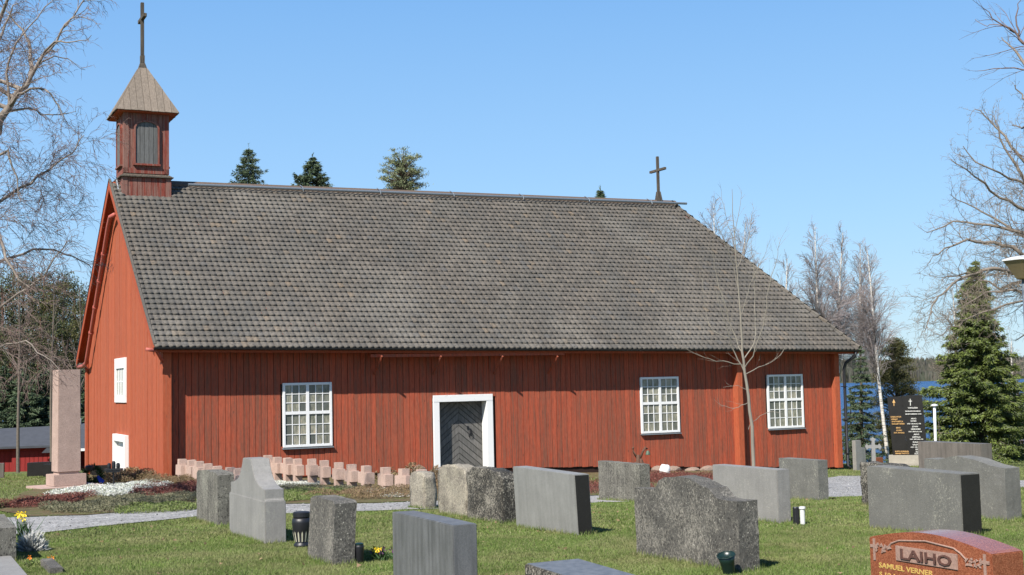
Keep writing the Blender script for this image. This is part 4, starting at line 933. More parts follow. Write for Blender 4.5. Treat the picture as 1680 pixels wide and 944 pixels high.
# black lantern stand near the obelisk
x, y = -9.80, 31.4; g = G(x, y); st = thing('candle_stand', 'black metal candle stand on a thin post between the obelisk and the church', 'candle stand', (x, y, g)); SM = MW[st.name]
mb = MB(SM); mb.tube([(0,0,-.1),(0,0,.50)], .02, 8); mb.lathe([(.09,0),(.09,.02),(.02,.04)], (0,0,0), 12); put('post', mb, M['black'], st)
mb = MB(SM); mb.box((-.17,-.08,.46),(.17,.08,.50)); mb.box((-.20,-.10,.505),(.20,.10,.545)); put('tray', mb, M['black'], st)
for dx in (-.11, 0, .11):
    mb = MB(SM); mb.lathe([(.045,.545),(.05,.60),(.045,.66 if dx else .70),(.02,.68 if dx else .73)], (dx,0,0), 10); put('candle_cup', mb, M['black'], st)
# wreath with blue ribbon
x, y = -11.45, 34.9; g = G(x, y)
wr = thing('wreath', 'dark fir wreath with a blue ribbon lying behind the obelisk plinth', 'wreath', (x, y, g))
n = 1800; a = RNG.uniform(0, 2*PI, n); rr = .22+RNG.normal(0, .04, n); P = np.c_[x+rr*np.cos(a), y+RNG.normal(0, .05, n), g+.28+rr*np.sin(a)*.9]; V, F = tri_cloud(P, RNG.normal(size=(n, 3)), .07, .025); rawmesh('fir_ring', V, F, M['leafdark'], wr)
mb = MB()
for s_ in (.8, 1.): mb.add([(x+.14,y-.12,g+.22),(x+.18,y-.12,g+.27),(x+.38*s_,y-.2,g+.12),(x+.33*s_,y-.25,g+.05)], [(0,1,2,3)])
put('ribbon', mb, M['ribbon'], wr, fixn=False)
mb = MB(); mb.lathe([(.10,0),(.12,.02),(.13,.10),(.10,.14)], (x-.05,y-.12,g+.40), 12); put('rosette', mb, M['black'], wr)
# white lamp post
p = at(1531, 663, 36); g = G(p.x, 36)
lp = thing('path_light', 'thin white bollard light left of the big spruce', 'lamp post', (p.x, 36, g))
mb = MB(); mb.tube([(p.x,36,g-.1),(p.x+.03,36,p.z-.06)], .038, 10); put('post', mb, M['plastic'], lp, smooth=True)
mb = MB(); mb.lathe([(.06,0),(.10,.02),(.10,.04),(.03,.07)], (p.x+.03,36,p.z-.07), 14); put('cap', mb, M['plastic'], lp)
# street lamp at the right edge
lx, ly = 8.03, 20.0; g = G(lx, ly); z0 = at(1690, 458, ly).z
sl2 = thing('street_lamp', 'lamp with a beige glass shade reaching in at the right edge', 'street lamp', (lx, ly, g))
mb = MB(); mb.tube([(lx,ly,g-.1),(lx,ly,z0)], .045, 10); put('pole', mb, M['metal'], sl2, smooth=True)
mb = MB(); mb.lathe([(.10,0),(.13,.01),(.31,.27),(.32,.29)], (lx,ly,z0), 6); put('lamp_shade', mb, M['lampshade'], sl2)
mb = MB(); mb.lathe([(.34,.29),(.34,.31),(.20,.35),(.05,.37)], (lx,ly,z0), 6); put('lamp_top', mb, M['plastic'], sl2)
# red outbuilding on the left in the distance
AX = Matrix.Translation((-32.6, 79, .65)) @ Matrix.Rotation(math.radians(12), 4, 'Z'); gz = -5.0
an = thing('outbuilding', 'low dark-red outbuilding with grey felt roof behind the obelisk on the left', 'building', (-32.6, 79, gz), math.radians(12)); AM = MW[an.name] @ Matrix.Translation((0, 0, .65))
mb = MB(AM)
mb.box((1.6,.0,.45),(4.2,5,2.6)); mb.box((-9,.2,.45),(1.6,5,2.6)); mb.box((4.2,1.6,.45),(6.6,5,2.6)); mb.box((6.6,-.4,.45),(13,5,2.45)); w1 = put('wall', mb, M['annex'], an)
def ann_boards(x0, x1, y, z0, z1):
    x = x0
    while x < x1-.05:
        mb = MB(AM); mb.box((x+.012,y-.03,z0),(min(x1, x+.26)-.012,y+.002,z1)); put('board', mb, M['annex'], w1, fixn=False); x += .26
ann_boards(1.6,4.2,0,.45,2.4); ann_boards(6.6,13,-.4,.45,2.3); ann_boards(4.2,6.6,1.6,.45,2.4); ann_boards(-3,1.6,.2,.45,2.4)
mb = MB(AM); mb.box((-9,.05,-.6),(13,4.9,.45)); put('footing', mb, M['white'], an)
mb = MB(AM); mb.hexa([(-9.5,-.45,2.62),(5.3,-.45,2.62),(5.3,3.2,3.75),(-9.5,3.2,3.45),(-9.5,-.45,2.75),(5.3,-.45,2.75),(5.3,3.2,3.88),(-9.5,3.2,3.58)]); mb.hexa([(4.8,-.95,2.40),(13.5,-.95,2.40),(13.5,3.2,3.83),(3.9,3.2,3.83),(4.8,-.95,2.51),(13.5,-.95,2.51),(13.5,3.2,3.97),(3.9,3.2,3.97)]); mb.hexa([(-9.5,3.2,3.4),(13.5,3.2,3.7),(13.5,7,2.5),(-9.5,7,2.5),(-9.5,3.2,3.57),(13.5,3.2,3.9),(13.5,7,2.6),(-9.5,7,2.6)]); put('roof', mb, M['roofing'], an)
mb = MB(AM); mb.box((4.8,-1.0,2.37),(13.5,-.955,2.52)); put('fascia', mb, M['white'], an)
mb = MB(AM); mb.box((6.15,-.8,-.5),(6.33,-.6,2.4)); mb.box((6.35,-.9,.4),(6.6,-.65,.7)); put('post', mb, M['white'], an)
mb = MB(AM); mb.prism([(3.4,-.44,2.3),(4.9,-.44,2.3),(4.6,-.44,2.6),(3.7,-.44,2.6)],(0,.08,0)); put('awning', mb, M['roofing'], an)
mb = MB(AM); mb.box((5.0,3.0,3.8),(5.3,3.2,4.3)); put('vent_pipe', mb, M['plastic'], an)

# ------------------------------------------------------------------ planting
def patch(cx, cy, rx, ry, n, h, mat, name, sl=.03, jit=1.0):
    a = RNG.uniform(0, 2*PI, n); r = np.sqrt(RNG.uniform(0, 1, n))*(1+.18*np.sin(a*3+cx)+.12*np.sin(a*5+cy))
    P = np.c_[cx+rx*r*np.cos(a), cy+ry*r*np.sin(a)]
    # keep outside the church
    q = np.array(MC.inverted()); tv = np.c_[P, np.zeros(n)] @ q[:3, :3].T + q[:3, 3]; keep = ~((tv[:, 0] > -.15) & (tv[:, 1] > -.25)); P = P[keep]; n = len(P)
    hh = h*(.6+.6*np.abs(np.sin(P[:, 0]*4.1)*np.cos(P[:, 1]*2.7)))
    Z = Gv(P)+hh*RNG.uniform(0, 1, n)**.6
    V, F = tri_cloud(np.c_[P, Z], np.c_[RNG.normal(0, .7, (n, 2)), RNG.uniform(.2, 1, n)], RNG.uniform(.5, 1.3, n)*sl, RNG.uniform(.4, .8, n)*sl)
    o = rawmesh(name, V, F, M[mat], kind='stuff'); return o
patch(-9.50,31.0,1.15,2.9,26000,.16,'white_leaf','white_heather')
patch(-9.57,32.6,.60,1.6,8000,.16,'white_leaf','white_heather')
patch(-6.2,34.3,1.2,1.2,12000,.06,'white_leaf','white_heather')
patch(-3.0,29.9,.8,1.2,6000,.06,'white_leaf','white_heather')
patch(-2.6,28.0,.45,.9,4500,.06,'white_leaf','white_heather')
patch(-8.05,30.6,.75,3.3,16000,.2,'red_leaf','red_heather')
patch(-9.7,26.6,.65,2.3,12000,.14,'red_leaf','red_heather')
patch(-9.3,34.3,.9,1.2,9000,.24,'brown_leaf','dry_heather')
patch(-10.8,36.7,1.0,1.6,12000,.32,'brown_leaf','dry_heather',.05)
patch(-6.6,23.9,1.0,1.2,14000,.10,'green_leaf','ground_cover')
patch(-7.9,24.4,.9,1.6,14000,.14,'grey_leaf','ground_cover')
patch(-7.5,26.9,1.1,1.6,14000,.14,'grey_leaf','ground_cover')
patch(-5.2,26.5,1.4,1.1,12000,.10,'green_leaf','ground_cover')
patch(-5.2,31.0,1.3,1.7,14000,.10,'grey_leaf','ground_cover')
patch(-3.1,28.2,1.2,2.2,14000,.16,'brown_leaf','dry_heather')
patch(-4.6,29.0,.9,1.6,9000,.12,'green_leaf','ground_cover')
patch(-1.2,30.5,1.0,3.5,12000,.2,'brown_leaf','dry_heather')
patch(-2.6,33.3,.9,.5,6000,.5,'brown_leaf','dry_heather',.05)
patch(4.6,36.5,1.6,3.2,22000,.16,'red_leaf','red_heather')
patch(2.2,31.5,1.0,3.6,12000,.14,'red_leaf','red_heather')
patch(6.3,38.5,.9,2.2,9000,.14,'brown_leaf','dry_heather')
patch(1.0,34.0,1.2,2.5,10000,.16,'green_leaf','ground_cover')
# grass blades
def grassf(n, y0, y1, xk, h, w, name):
    y = np.sqrt(RNG.uniform(y0**2, y1**2, n)); x = RNG.uniform(-1, 1, n)*xk*y; P = np.c_[x, y]
    keep = ~inside(P, PATH) & ~inside(P, BED); q = np.array(MC.inverted()); tv = np.c_[P, np.zeros(n)] @ q[:3, :3].T + q[:3, 3]; keep &= ~((tv[:, 0] > -.1) & (tv[:, 1] > -.3) & (tv[:, 0] < 24.4))
    P = P[keep]; n = len(P); tuft = .55+.45*np.sin(P[:, 0]*7.3+2*np.sin(P[:, 1]*3.1))*np.sin(P[:, 1]*6.1)
    hh = h*RNG.uniform(.5, 1.25, n)*(.7+.5*tuft)
    V, F = tri_cloud(np.c_[P, Gv(P)-.005], np.c_[RNG.normal(0, .55, (n, 2)), RNG.uniform(.6, 1, n)], hh, w)
    return rawmesh(name, V, F, M['grass'], kind='stuff')
grassf(640000, 9.0, 17, .44, .038, .0065, 'lawn_grass')
grassf(360000, 17, 27, .44, .040, .011, 'lawn_grass')
grassf(160000, 27, 60, .44, .06, .02, 'lawn_grass')

# last year's leaves lying in the grass
n = 700; y = np.sqrt(RNG.uniform(81, 900, n)); P = np.c_[RNG.uniform(-.44, .44, n)*y, y]; P = P[~inside(P, PATH) & ~inside(P, BED)]; n = len(P)
V, F = tri_cloud(np.c_[P, Gv(P)+.022], np.c_[RNG.normal(0, 1, (n, 2)), RNG.normal(0, .25, n)], RNG.uniform(.03,.06,n), RNG.uniform(.025,.05,n)); rawmesh('dead_leaves', V, F, M['brown_leaf'], kind='stuff')
# pebbles strewn along the path and its edges
n = 9000; P = np.c_[RNG.uniform(-10, 14, n), RNG.uniform(18, 40, n)]; Q = P+RNG.normal(0, .12, P.shape); P = Q[inside(P, PATH) & ~inside(Q, BED)]; n = len(P)
V, F = tri_cloud(np.c_[P, Gv(P)+.012], np.c_[RNG.normal(0, 1, (n, 2)), RNG.uniform(.1, .9, n)], RNG.uniform(.015,.04,n), RNG.uniform(.02,.045,n)); rawmesh('pebbles', V, F, M['gravel'], kind='stuff')
# longer tufts the mower leaves at the foot of the stones
PP = []
for x, y, a, b, th, rot in STONES:
    if y > 30: continue
    c, s_ = math.cos(rot), math.sin(rot); n = int(520*(b-a+th))
    q = RNG.uniform(0, 2*(b-a+th), n); off = RNG.uniform(.0, .07, n); X = np.empty(n); Y = np.empty(n)
    for i in range(n):
        w = b-a
        if q[i] < w: X[i], Y[i] = -off[i], a+q[i]
        elif q[i] < w+th: X[i], Y[i] = q[i]-w, b+off[i]
        elif q[i] < 2*w+th: X[i], Y[i] = th+off[i], a+q[i]-w-th
        else: X[i], Y[i] = q[i]-2*w-th, a-off[i]
    PP.append(np.c_[x+X*c-Y*s_, y+X*s_+Y*c])
P = np.concatenate(PP); n = len(P); V, F = tri_cloud(np.c_[P, Gv(P)-.005], np.c_[RNG.normal(0, .35, (n, 2)), np.ones(n)], RNG.uniform(.03, .10, n), .009); rawmesh('stone_edge_grass', V, F, M['grass'], kind='stuff')
# ------------------------------------------------------------------ trees
def tubes(name, br, sides, mat, parent):
    'br: list of (pts list, radii list); grouped by length, built in one mesh'
    Vs = []; Fs = []; off = 0; by = {}
    for p, r in br: by.setdefault(len(p), []).append((p, r))
    for n, L in by.items():
        P = np.array([a for a, _ in L]); Rr = np.array([b for _, b in L]); T = np.empty_like(P); T[:, 1:-1] = P[:, 2:]-P[:, :-2]; T[:, 0] = P[:, 1]-P[:, 0]; T[:, -1] = P[:, -1]-P[:, -2]
        T /= np.maximum(1e-9, np.linalg.norm(T, axis=2, keepdims=True)); ref = np.zeros_like(T); ref[..., 0] = .35; ref[..., 1] = 1.; ref[..., 2] = .1
        A = np.cross(T, ref); A /= np.maximum(1e-9, np.linalg.norm(A, axis=2, keepdims=True)); B = np.cross(T, A)
        ang = np.arange(sides)*2*PI/sides
        V = P[:, :, None]+(A[:, :, None]*np.cos(ang)[None, None, :, None]+B[:, :, None]*np.sin(ang)[None, None, :, None])*Rr[:, :, None, None]
        m_ = len(L); base = off+np.arange(m_)[:, None, None]*n*sides+np.arange(n-1)[None, :, None]*sides; k = np.arange(sides)[None, None]; k2 = (k+1) % sides
        F = np.stack([base+k, base+k2, base+sides+k2, base+sides+k], -1).reshape(-1, 4); Vs.append(V.reshape(-1, 3)); Fs.append(F); off += m_*n*sides
    return rawmesh(name, np.concatenate(Vs), np.concatenate(Fs), mat, parent, kind='stuff' if len(br) > 1 else None, smooth=True)
def rv(): return Vector((random.gauss(0,1), random.gauss(0,1), random.gauss(0,1)))
def shoot(p, d, L, r, n, wob, up, out, rend=.3):
    'one branch as a polyline; returns points'
    pts = [tuple(p)]; rs = [r]; d = d.normalized(); q = Vector(p)
    for i in range(n):
        d = (d+rv()*wob+Vector((0,0,up))).normalized(); q = q+d*(L/n); pts.append(tuple(q)); rs.append(r*(1-(1-rend)*(i+1)/n))
    out.append((pts, rs)); return pts
def along(pts, t):
    k = t*(len(pts)-1); i = min(int(k), len(pts)-2); a = Vector(pts[i]); b = Vector(pts[i+1]); return a.lerp(b, k-i), (b-a).normalized()
MINR = [.0028]
def ramify(pts, L, r, lvl, P, out):
    'P[lvl]=(count per metre, length ratio, angle, up, wobble, nseg, t0)'
    if lvl >= len(P): return
    dens, lr, ang, up, wob, ns, t0, rr = P[lvl]
    n = max(1, int(L*dens*random.uniform(.8,1.2)))
    for i in range(n):
        t = t0+(1-t0)*(i+random.random())/n; p, d = along(pts, min(.999, t)); s = d.cross(rv()).normalized()
        nd = (d*math.cos(ang)+s*math.sin(ang)).normalized(); l = max(.15, L*lr*random.uniform(.6,1.2)*(1.15-.6*t)); r2 = max(MINR[0], r*rr*(1.1-.6*t))
        q = shoot(p, nd, l, r2, ns, wob, up, out[lvl], .25); ramify(q, l, r2, lvl+1, P, out)
def rv(): return Vector((random.gauss(0,1), random.gauss(0,1), random.gauss(0,1)))
def poly_limb(px, r0, r1, sub=3, jit=1.):
    'limb given by bearing points (px,py,distance); smoothed'
    pts = [at(*q) for q in px]; out = []
    for i in range(len(pts)-1):
        for k in range(sub): 
            t = k/sub; p0 = pts[max(0, i-1)]; p1 = pts[i]; p2 = pts[i+1]; p3 = pts[min(len(pts)-1, i+2)]
            out.append(tuple(.5*((2*p1)+(p2-p0)*t+(2*p0-5*p1+4*p2-p3)*t*t+(3*p1-p0-3*p2+p3)*t**3)))
    out.append(tuple(pts[-1])); n = len(out); a_ = jit*.0009*px[0][2]
    out = [tuple(Vector(q)+rv()*a_*(1 if 0 < i < n-1 else 0)) for i, q in enumerate(out)]; return out, [r0+(r1-r0)*i/(n-1) for i in range(n)]
def plen(p): return sum(math.dist(p[i], p[i+1]) for i in range(len(p)-1))
def extra_limbs(tr, n, seed, L0, r0, frac=(.35, 1.)):
    'limbs on the sides of the trunk that the photograph does not show'
    st = random.getstate(); random.seed(seed); out = []
    for i in range(n):
        p, d = along(tr[0], min(.999, frac[0]+(frac[1]-frac[0])*(i+.5)/n)); a = random.uniform(-.9, 1.9) if p.x > 0 else random.uniform(1.6, 4.4)
        nd = Vector((math.cos(a), math.sin(a), random.uniform(.3, .9))); q = []; shoot(p, nd, L0*random.uniform(.7, 1.1)*(1.2-.6*i/n), r0, 12, .13, .02, q, .2); out.append((q[0][0], q[0][1]))
    random.setstate(st); return out
def limbtree(name, label, cat, base, trunk, limbs, P, tmat, lmat, wmat, scale_r=1, group=None, minr=0):
    th = thing(name, label, cat, base, 0, group)
    tubes('trunk', [trunk], 12, M[tmat], th); out = [[] for _ in P]
    for p, r in limbs: ramify(p, plen(p), r[0]*.55, 0, P, out)
    if limbs: tubes('limb', limbs, 8, M[lmat], th)
    if out[0]: tubes('branches', out[0], 5, M[lmat], th)
    tw = [b for lv in out[1:] for b in lv]
    if tw: tubes('twigs', tw, 3, M[wmat], th)
    return th
def stat():
    return sum(len(m.polygons) for m in bpy.data.meshes)
# big birch at the left edge: the trunk stands outside the frame, limbs reach in
D = 24.; MINR[0] = .0042
base = at(-90, 900, D); base.z = G(base.x, D)
tr = poly_limb([(-90,930,D),(-85,700,D),(-70,450,D),(-40,290,D),(-5,215,D),(15,175,D),(40,140,D),(70,92,D),(100,55,D),(130,12,D),(150,-30,D)], .26, .03)
# keep the trunk's upper, slender part thin as it shows in the sky
n_ = len(tr[1]); tr = (tr[0], [.22*(1-i/(n_-1))**2.1+.011 for i in range(n_)])
limbs = [poly_limb(q, r0, r1) for q, r0, r1 in [
    ([(-55,360,D),(-30,180,D-1),(-10,60,D-1.5),(20,-20,D-2)], .07, .02),
    ([(15,175,D),(40,148,D-.5),(75,148,D-.8),(95,175,D-1),(105,200,D-1)], .030, .006),
    ([(13,182,D),(45,180,D+.4),(80,185,D+.6),(125,183,D+.8)], .026, .005),
    ([(15,172,D),(10,120,D),(25,70,D),(60,30,D+.5),(95,-10,D+.6)], .028, .006),
    ([(70,92,D),(90,72,D-.4),(120,68,D-.6),(150,58,D-.8)], .024, .005),
    ([(55,112,D),(80,95,D+.5),(110,98,D+.8),(140,115,D+1)], .020, .004),
    ([(100,55,D),(115,35,D),(140,28,D),(165,48,D)], .018, .004),
    ([(-40,300,D),(-15,265,D-.5),(10,250,D-1),(25,290,D-1),(35,330,D-1)], .035, .008),
    ([(-80,560,D),(-40,540,D-1),(0,505,D-1.5),(45,470,D-2),(80,440,D-2),(110,395,D-2.2)], .038, .007),
    ([(-80,600,D),(-40,400,D+1),(0,330,D+1.5),(50,300,D+1.8),(78,280,D+2),(115,250,D+2),(138,222,D+2.2)], .045, .008),
    ([(-82,640,D),(-40,600,D-1),(0,570,D-1.5),(40,560,D-1.6),(75,585,D-1.8),(100,610,D-2)], .026, .004),
    ([(-60,420,D),(-30,330,D-1),(0,390,D-1.6),(20,440,D-2),(60,480,D-2)], .045, .010),
    ([(-30,250,D),(-10,100,D+1),(10,40,D+1.5),(30,5,D+1.6)], .04, .010),
    ([(-75,520,D),(-30,450,D+1),(20,420,D+1.5),(70,410,D+2),(120,420,D+2.4),(150,440,D+2.6)], .04, .008)]]
P_b = [(5.6, .27, .75, -.03, .20, 6, .12, .30), (10., .52, .6, -.09, .24, 5, .1, .5), (11., .60, .55, -.15, .26, 4, .1, .7)]
limbtree('birch_tree', 'large leafless birch whose limbs reach in from the left edge, in front of the forest', 'tree', (base.x, base.y, base.z), tr, [(tr[0][12:], tr[1][12:])]+limbs+extra_limbs(tr, 9, 3, 4.5, .045, (.25, .65)), P_b, 'limb', 'limb', 'twig')
# big bare tree at the right edge
MINR[0] = .0055
D = 44.
base = at(1770, 700, D); base.z = G(base.x, D)
tr = poly_limb([(1770,800,D),(1768,600,D),(1760,420,D),(1745,300,D),(1720,200,D),(1700,120,D)], .42, .08)
R_ = [([(1762,470,D),(1720,440,D),(1680,417,D-1),(1646,403,D-1),(1600,396,D-1.5),(1560,402,D-2),(1530,420,D-2)], 0.101, 0.014),
      ([(1760,430,D),(1720,405,D),(1680,385,D+1),(1622,370,D+1),(1565,366,D+1.5),(1520,382,D+2)], 0.094, 0.013),
      ([(1755,390,D),(1720,365,D-1),(1680,344,D-1),(1640,322,D-1.5),(1600,290,D-2),(1560,262,D-2)], 0.086, 0.013),
      ([(1745,320,D),(1700,290,D+1),(1660,240,D+1),(1625,200,D+1.5),(1600,180,D+1.5)], 0.079, 0.013),
      ([(1755,400,D),(1700,330,D),(1665,270,D),(1640,230,D),(1630,190,D)], 0.072, 0.013),
      ([(1762,500,D),(1720,470,D-1),(1680,455,D-1),(1640,440,D-2),(1600,450,D-2),(1560,470,D-2.5),(1530,500,D-2.5),(1517,545,D-3)], 0.094, 0.011),
      ([(1765,540,D),(1720,500,D+1),(1670,480,D+1),(1620,480,D+2),(1570,510,D+2)], 0.079, 0.011),
      ([(1730,250,D),(1700,190,D-1),(1680,160,D-1),(1665,140,D-1)], 0.065, 0.014),
      ([(1765,560,D),(1720,530,D-1),(1690,540,D-1),(1665,560,D-1)], 0.065, 0.011),
      ([(1758,440,D),(1700,400,D+2),(1650,370,D+2),(1600,340,D+3),(1560,320,D+3)], .07, .012),
      ([(1750,340,D),(1705,300,D-2),(1670,300,D-2),(1620,275,D-2.5),(1580,240,D-2.5)], .07, .012),
      ([(1762,490,D),(1700,455,D+3),(1640,470,D+3),(1590,450,D+3),(1545,460,D+3)], .07, .012),
      ([(1765,530,D),(1715,490,D-2),(1650,500,D-2),(1600,520,D-2),(1560,540,D-2),(1540,550,D-2)], .05, .010)]
P_r = [(3.8, .25, .8, .01, .20, 6, .12, .38), (6.5, .50, .75, .02, .26, 5, .1, .55), (8.5, .52, .7, .03, .3, 4, .1, .9)]
limbtree('bare_tree', 'large leafless tree with gnarled grey limbs at the right edge above the spruce', 'tree', (base.x, base.y, base.z), tr, [poly_limb(*q) for q in R_]+extra_limbs(tr, 10, 5, 5.5, .08), P_r, 'bark', 'bark_l', 'twig_g')
# fine twigs of a nearer birch at the top right corner
MINR[0] = .0022
D = 17.
base = at(1830, 850, D); base.z = G(base.x, D)
tr = poly_limb([(1830,960,D),(1835,700,D),(1820,400,D),(1800,200,D),(1780,50,D)], .16, .03)
limbtree('birch_tree', 'leafless birch mostly outside the frame whose thin twigs show in the top right corner', 'tree', (base.x, base.y, base.z), tr,
   extra_limbs(tr, 10, 8, 2.6, .022, (.4, 1.))+[poly_limb(q, r0, r1) for q, r0, r1 in [([(1800,200,D),(1730,110,D),(1680,70,D),(1665,55,D),(1640,38,D),(1615,15,D)], .03, .004), ([(1800,200,D),(1740,140,D+.5),(1690,118,D+.5),(1650,112,D+.6),(1600,117,D+.8)], .02, .003), ([(1670,60,D),(1668,30,D),(1675,0,D)], .014, .004), ([(1664,54,D),(1640,42,D+.1),(1620,44,D+.2),(1600,32,D+.3)], .008, .003)]],
   [(4.5, .36, .6, .0, .12, 5, .15, .5), (5.5, .45, .55, -.02, .14, 4, .1, .6)], 'birch', 'twig', 'twig')
# young tree in front of the church
MINR[0] = .003
D = 28.
base = at(1237, 790, D); base.z = G(base.x, D)
tr = poly_limb([(1238,812,D),(1236,760,D),(1233,700,D),(1228,650,D),(1222,610,D),(1219,575,D),(1216,540,D),(1213,500,D),(1209,450,D),(1206,400,D),(1203,350,D),(1201,310,D)], .044, .004, 2, .4)
YL = [([(1219,600,D),(1195,594,D),(1165,590,D),(1140,580,D),(1122,570,D)], 0.0136, 0.0028),
      ([(1221,610,D),(1205,580,D),(1195,545,D-.2),(1180,500,D-.3),(1175,480,D-.3)], 0.0161, 0.0035), ([(1219,580,D),(1200,540,D+.3),(1185,490,D+.3),(1172,440,D+.4),(1168,400,D+.4)], 0.0149, 0.0035),
      ([(1220,590,D),(1238,560,D+.2),(1240,520,D+.4),(1238,470,D+.5),(1235,430,D+.5),(1232,385,D+.5)], 0.0136, 0.0035), ([(1221,605,D),(1240,570,D-.3),(1255,520,D-.4),(1262,470,D-.5),(1275,420,D-.5),(1281,392,D-.5)], 0.0136, 0.0028),
      ([(1222,615,D),(1245,603,D),(1265,595,D),(1280,582,D),(1288,568,D)], 0.0112, 0.0028), ([(1210,470,D),(1198,420,D),(1182,380,D-.2),(1168,330,D-.2)], 0.0099, 0.0028), ([(1209,440,D),(1225,400,D),(1233,360,D),(1237,340,D)], 0.0087, 0.0021),
      ([(1206,410,D),(1195,370,D),(1185,330,D+.1),(1183,310,D+.1)], 0.0074, 0.0021), ([(1204,385,D),(1214,350,D),(1217,312,D)], 0.0074, 0.0021), ([(1229,660,D),(1210,668,D),(1190,668,D),(1171,655,D)], 0.0074, 0.0021), ([(1228,705,D),(1240,688,D),(1262,676,D),(1275,676,D),(1286,682,D)], 0.0068, 0.0021),
      ([(1227,640,D),(1210,634,D),(1186,636,D)], 0.0056, 0.0021), ([(1215,520,D),(1228,480,D),(1238,450,D),(1255,420,D+.2),(1262,400,D+.2)], 0.0074, 0.0021), ([(1217,560,D),(1175,545,D),(1160,520,D+.2),(1152,470,D+.2),(1148,440,D+.2)], 0.0087, 0.0021)]
limbtree('young_tree', 'slender leafless young tree with pale bark in front of the church east end', 'tree', (base.x, base.y, base.z), tr, [poly_limb(*q, 3, .5) for q in YL], [(5.0, .26, .5, .09, .07, 4, .12, .45), (3.4, .4, .5, .05, .1, 3, .2, .7)], 'twig_y', 'twig_y', 'twig_y')
# generic slender birches beyond the church
def bgbirch(px, ytop, D, label, lean=0, trunkr=.13, tm='birch', wmat='twig_far', droop=-.09, dens=1., name='birch_tree', base_py=None, group='leafless birches beyond the church', tw2='twig'):
    b = at(px, 700, D); b.z = G(b.x, D)-.1; top = at(px+lean, ytop, D); H = top.z-b.z
    n = 12; pts = []; rs = []
    for i in range(n+1):
        t = i/n; p = b.lerp(top, t); p += Vector((math.sin(t*5+px)*.12*t*H/12, math.cos(t*4+px)*.1*t, 0)); pts.append(tuple(p)); rs.append(trunkr*(1-t)**.8+.015)
    th = thing(name, label, 'tree', tuple(b), 0, group); tubes('trunk', [(pts, rs)], 8, M[tm], th)
    out = [[], [], []]; nb = int(46*dens)
    for i in range(nb):
        t = .36+.62*(i+random.random())/nb; p, d = along(pts, t); a = random.random()*2*PI; L = H*.27*(1.2-t)*random.uniform(.7,1.2)
        nd = Vector((math.cos(a)*.5, math.sin(a)*.5, 1.1)); q = shoot(p, nd, L, .028*(1.3-t), 6, .10, -.02, out[0], .25)
        ramify(q, L, .012, 1, [None, (4.6*dens, .55, .42, droop*.3, .12, 6, .12, .6), (7.0*dens, .72, .38, droop*1.2, .13, 5, .08, .8)], out)
    for lv in out:
        for i, (p, r) in enumerate(lv): lv[i] = (p, [max(x, .0085*D/90) for x in r])
    tubes('branches', out[0], 4, M['limb'], th); tubes('twigs', out[1]+out[2], 3, M[wmat], th); return th
bgbirch(1455, 410, 62, 'slim white-stemmed birch leaning left behind the black memorial', lean=-35, trunkr=.085, group=None, dens=1.2)
bgbirch(1345, 372, 84, 'tall leafless birch at the church corner, leftmost of the three beyond the wall', lean=-5)
bgbirch(1372, 380, 88, 'tall leafless birch, middle of the three right of the church corner', lean=8)
bgbirch(1408, 405, 90, 'leafless birch, rightmost of the three right of the church corner', lean=6)
bgbirch(1175, 335, 82, 'leafless birch crown showing above the sloping roof end, leftmost one')
bgbirch(1215, 365, 86, 'leafless birch crown behind the top of the young tree', lean=5)
bgbirch(1290, 425, 84, 'lower leafless birch crown just above the roof edge near the corner')
bgbirch(1570, 480, 75, 'leafless birch behind the left side of the big spruce', lean=-5, wmat='twig_g')
bgbirch(1660, 560, 70, 'low leafless birch thicket at the right edge behind the spruce', wmat='twig_g')
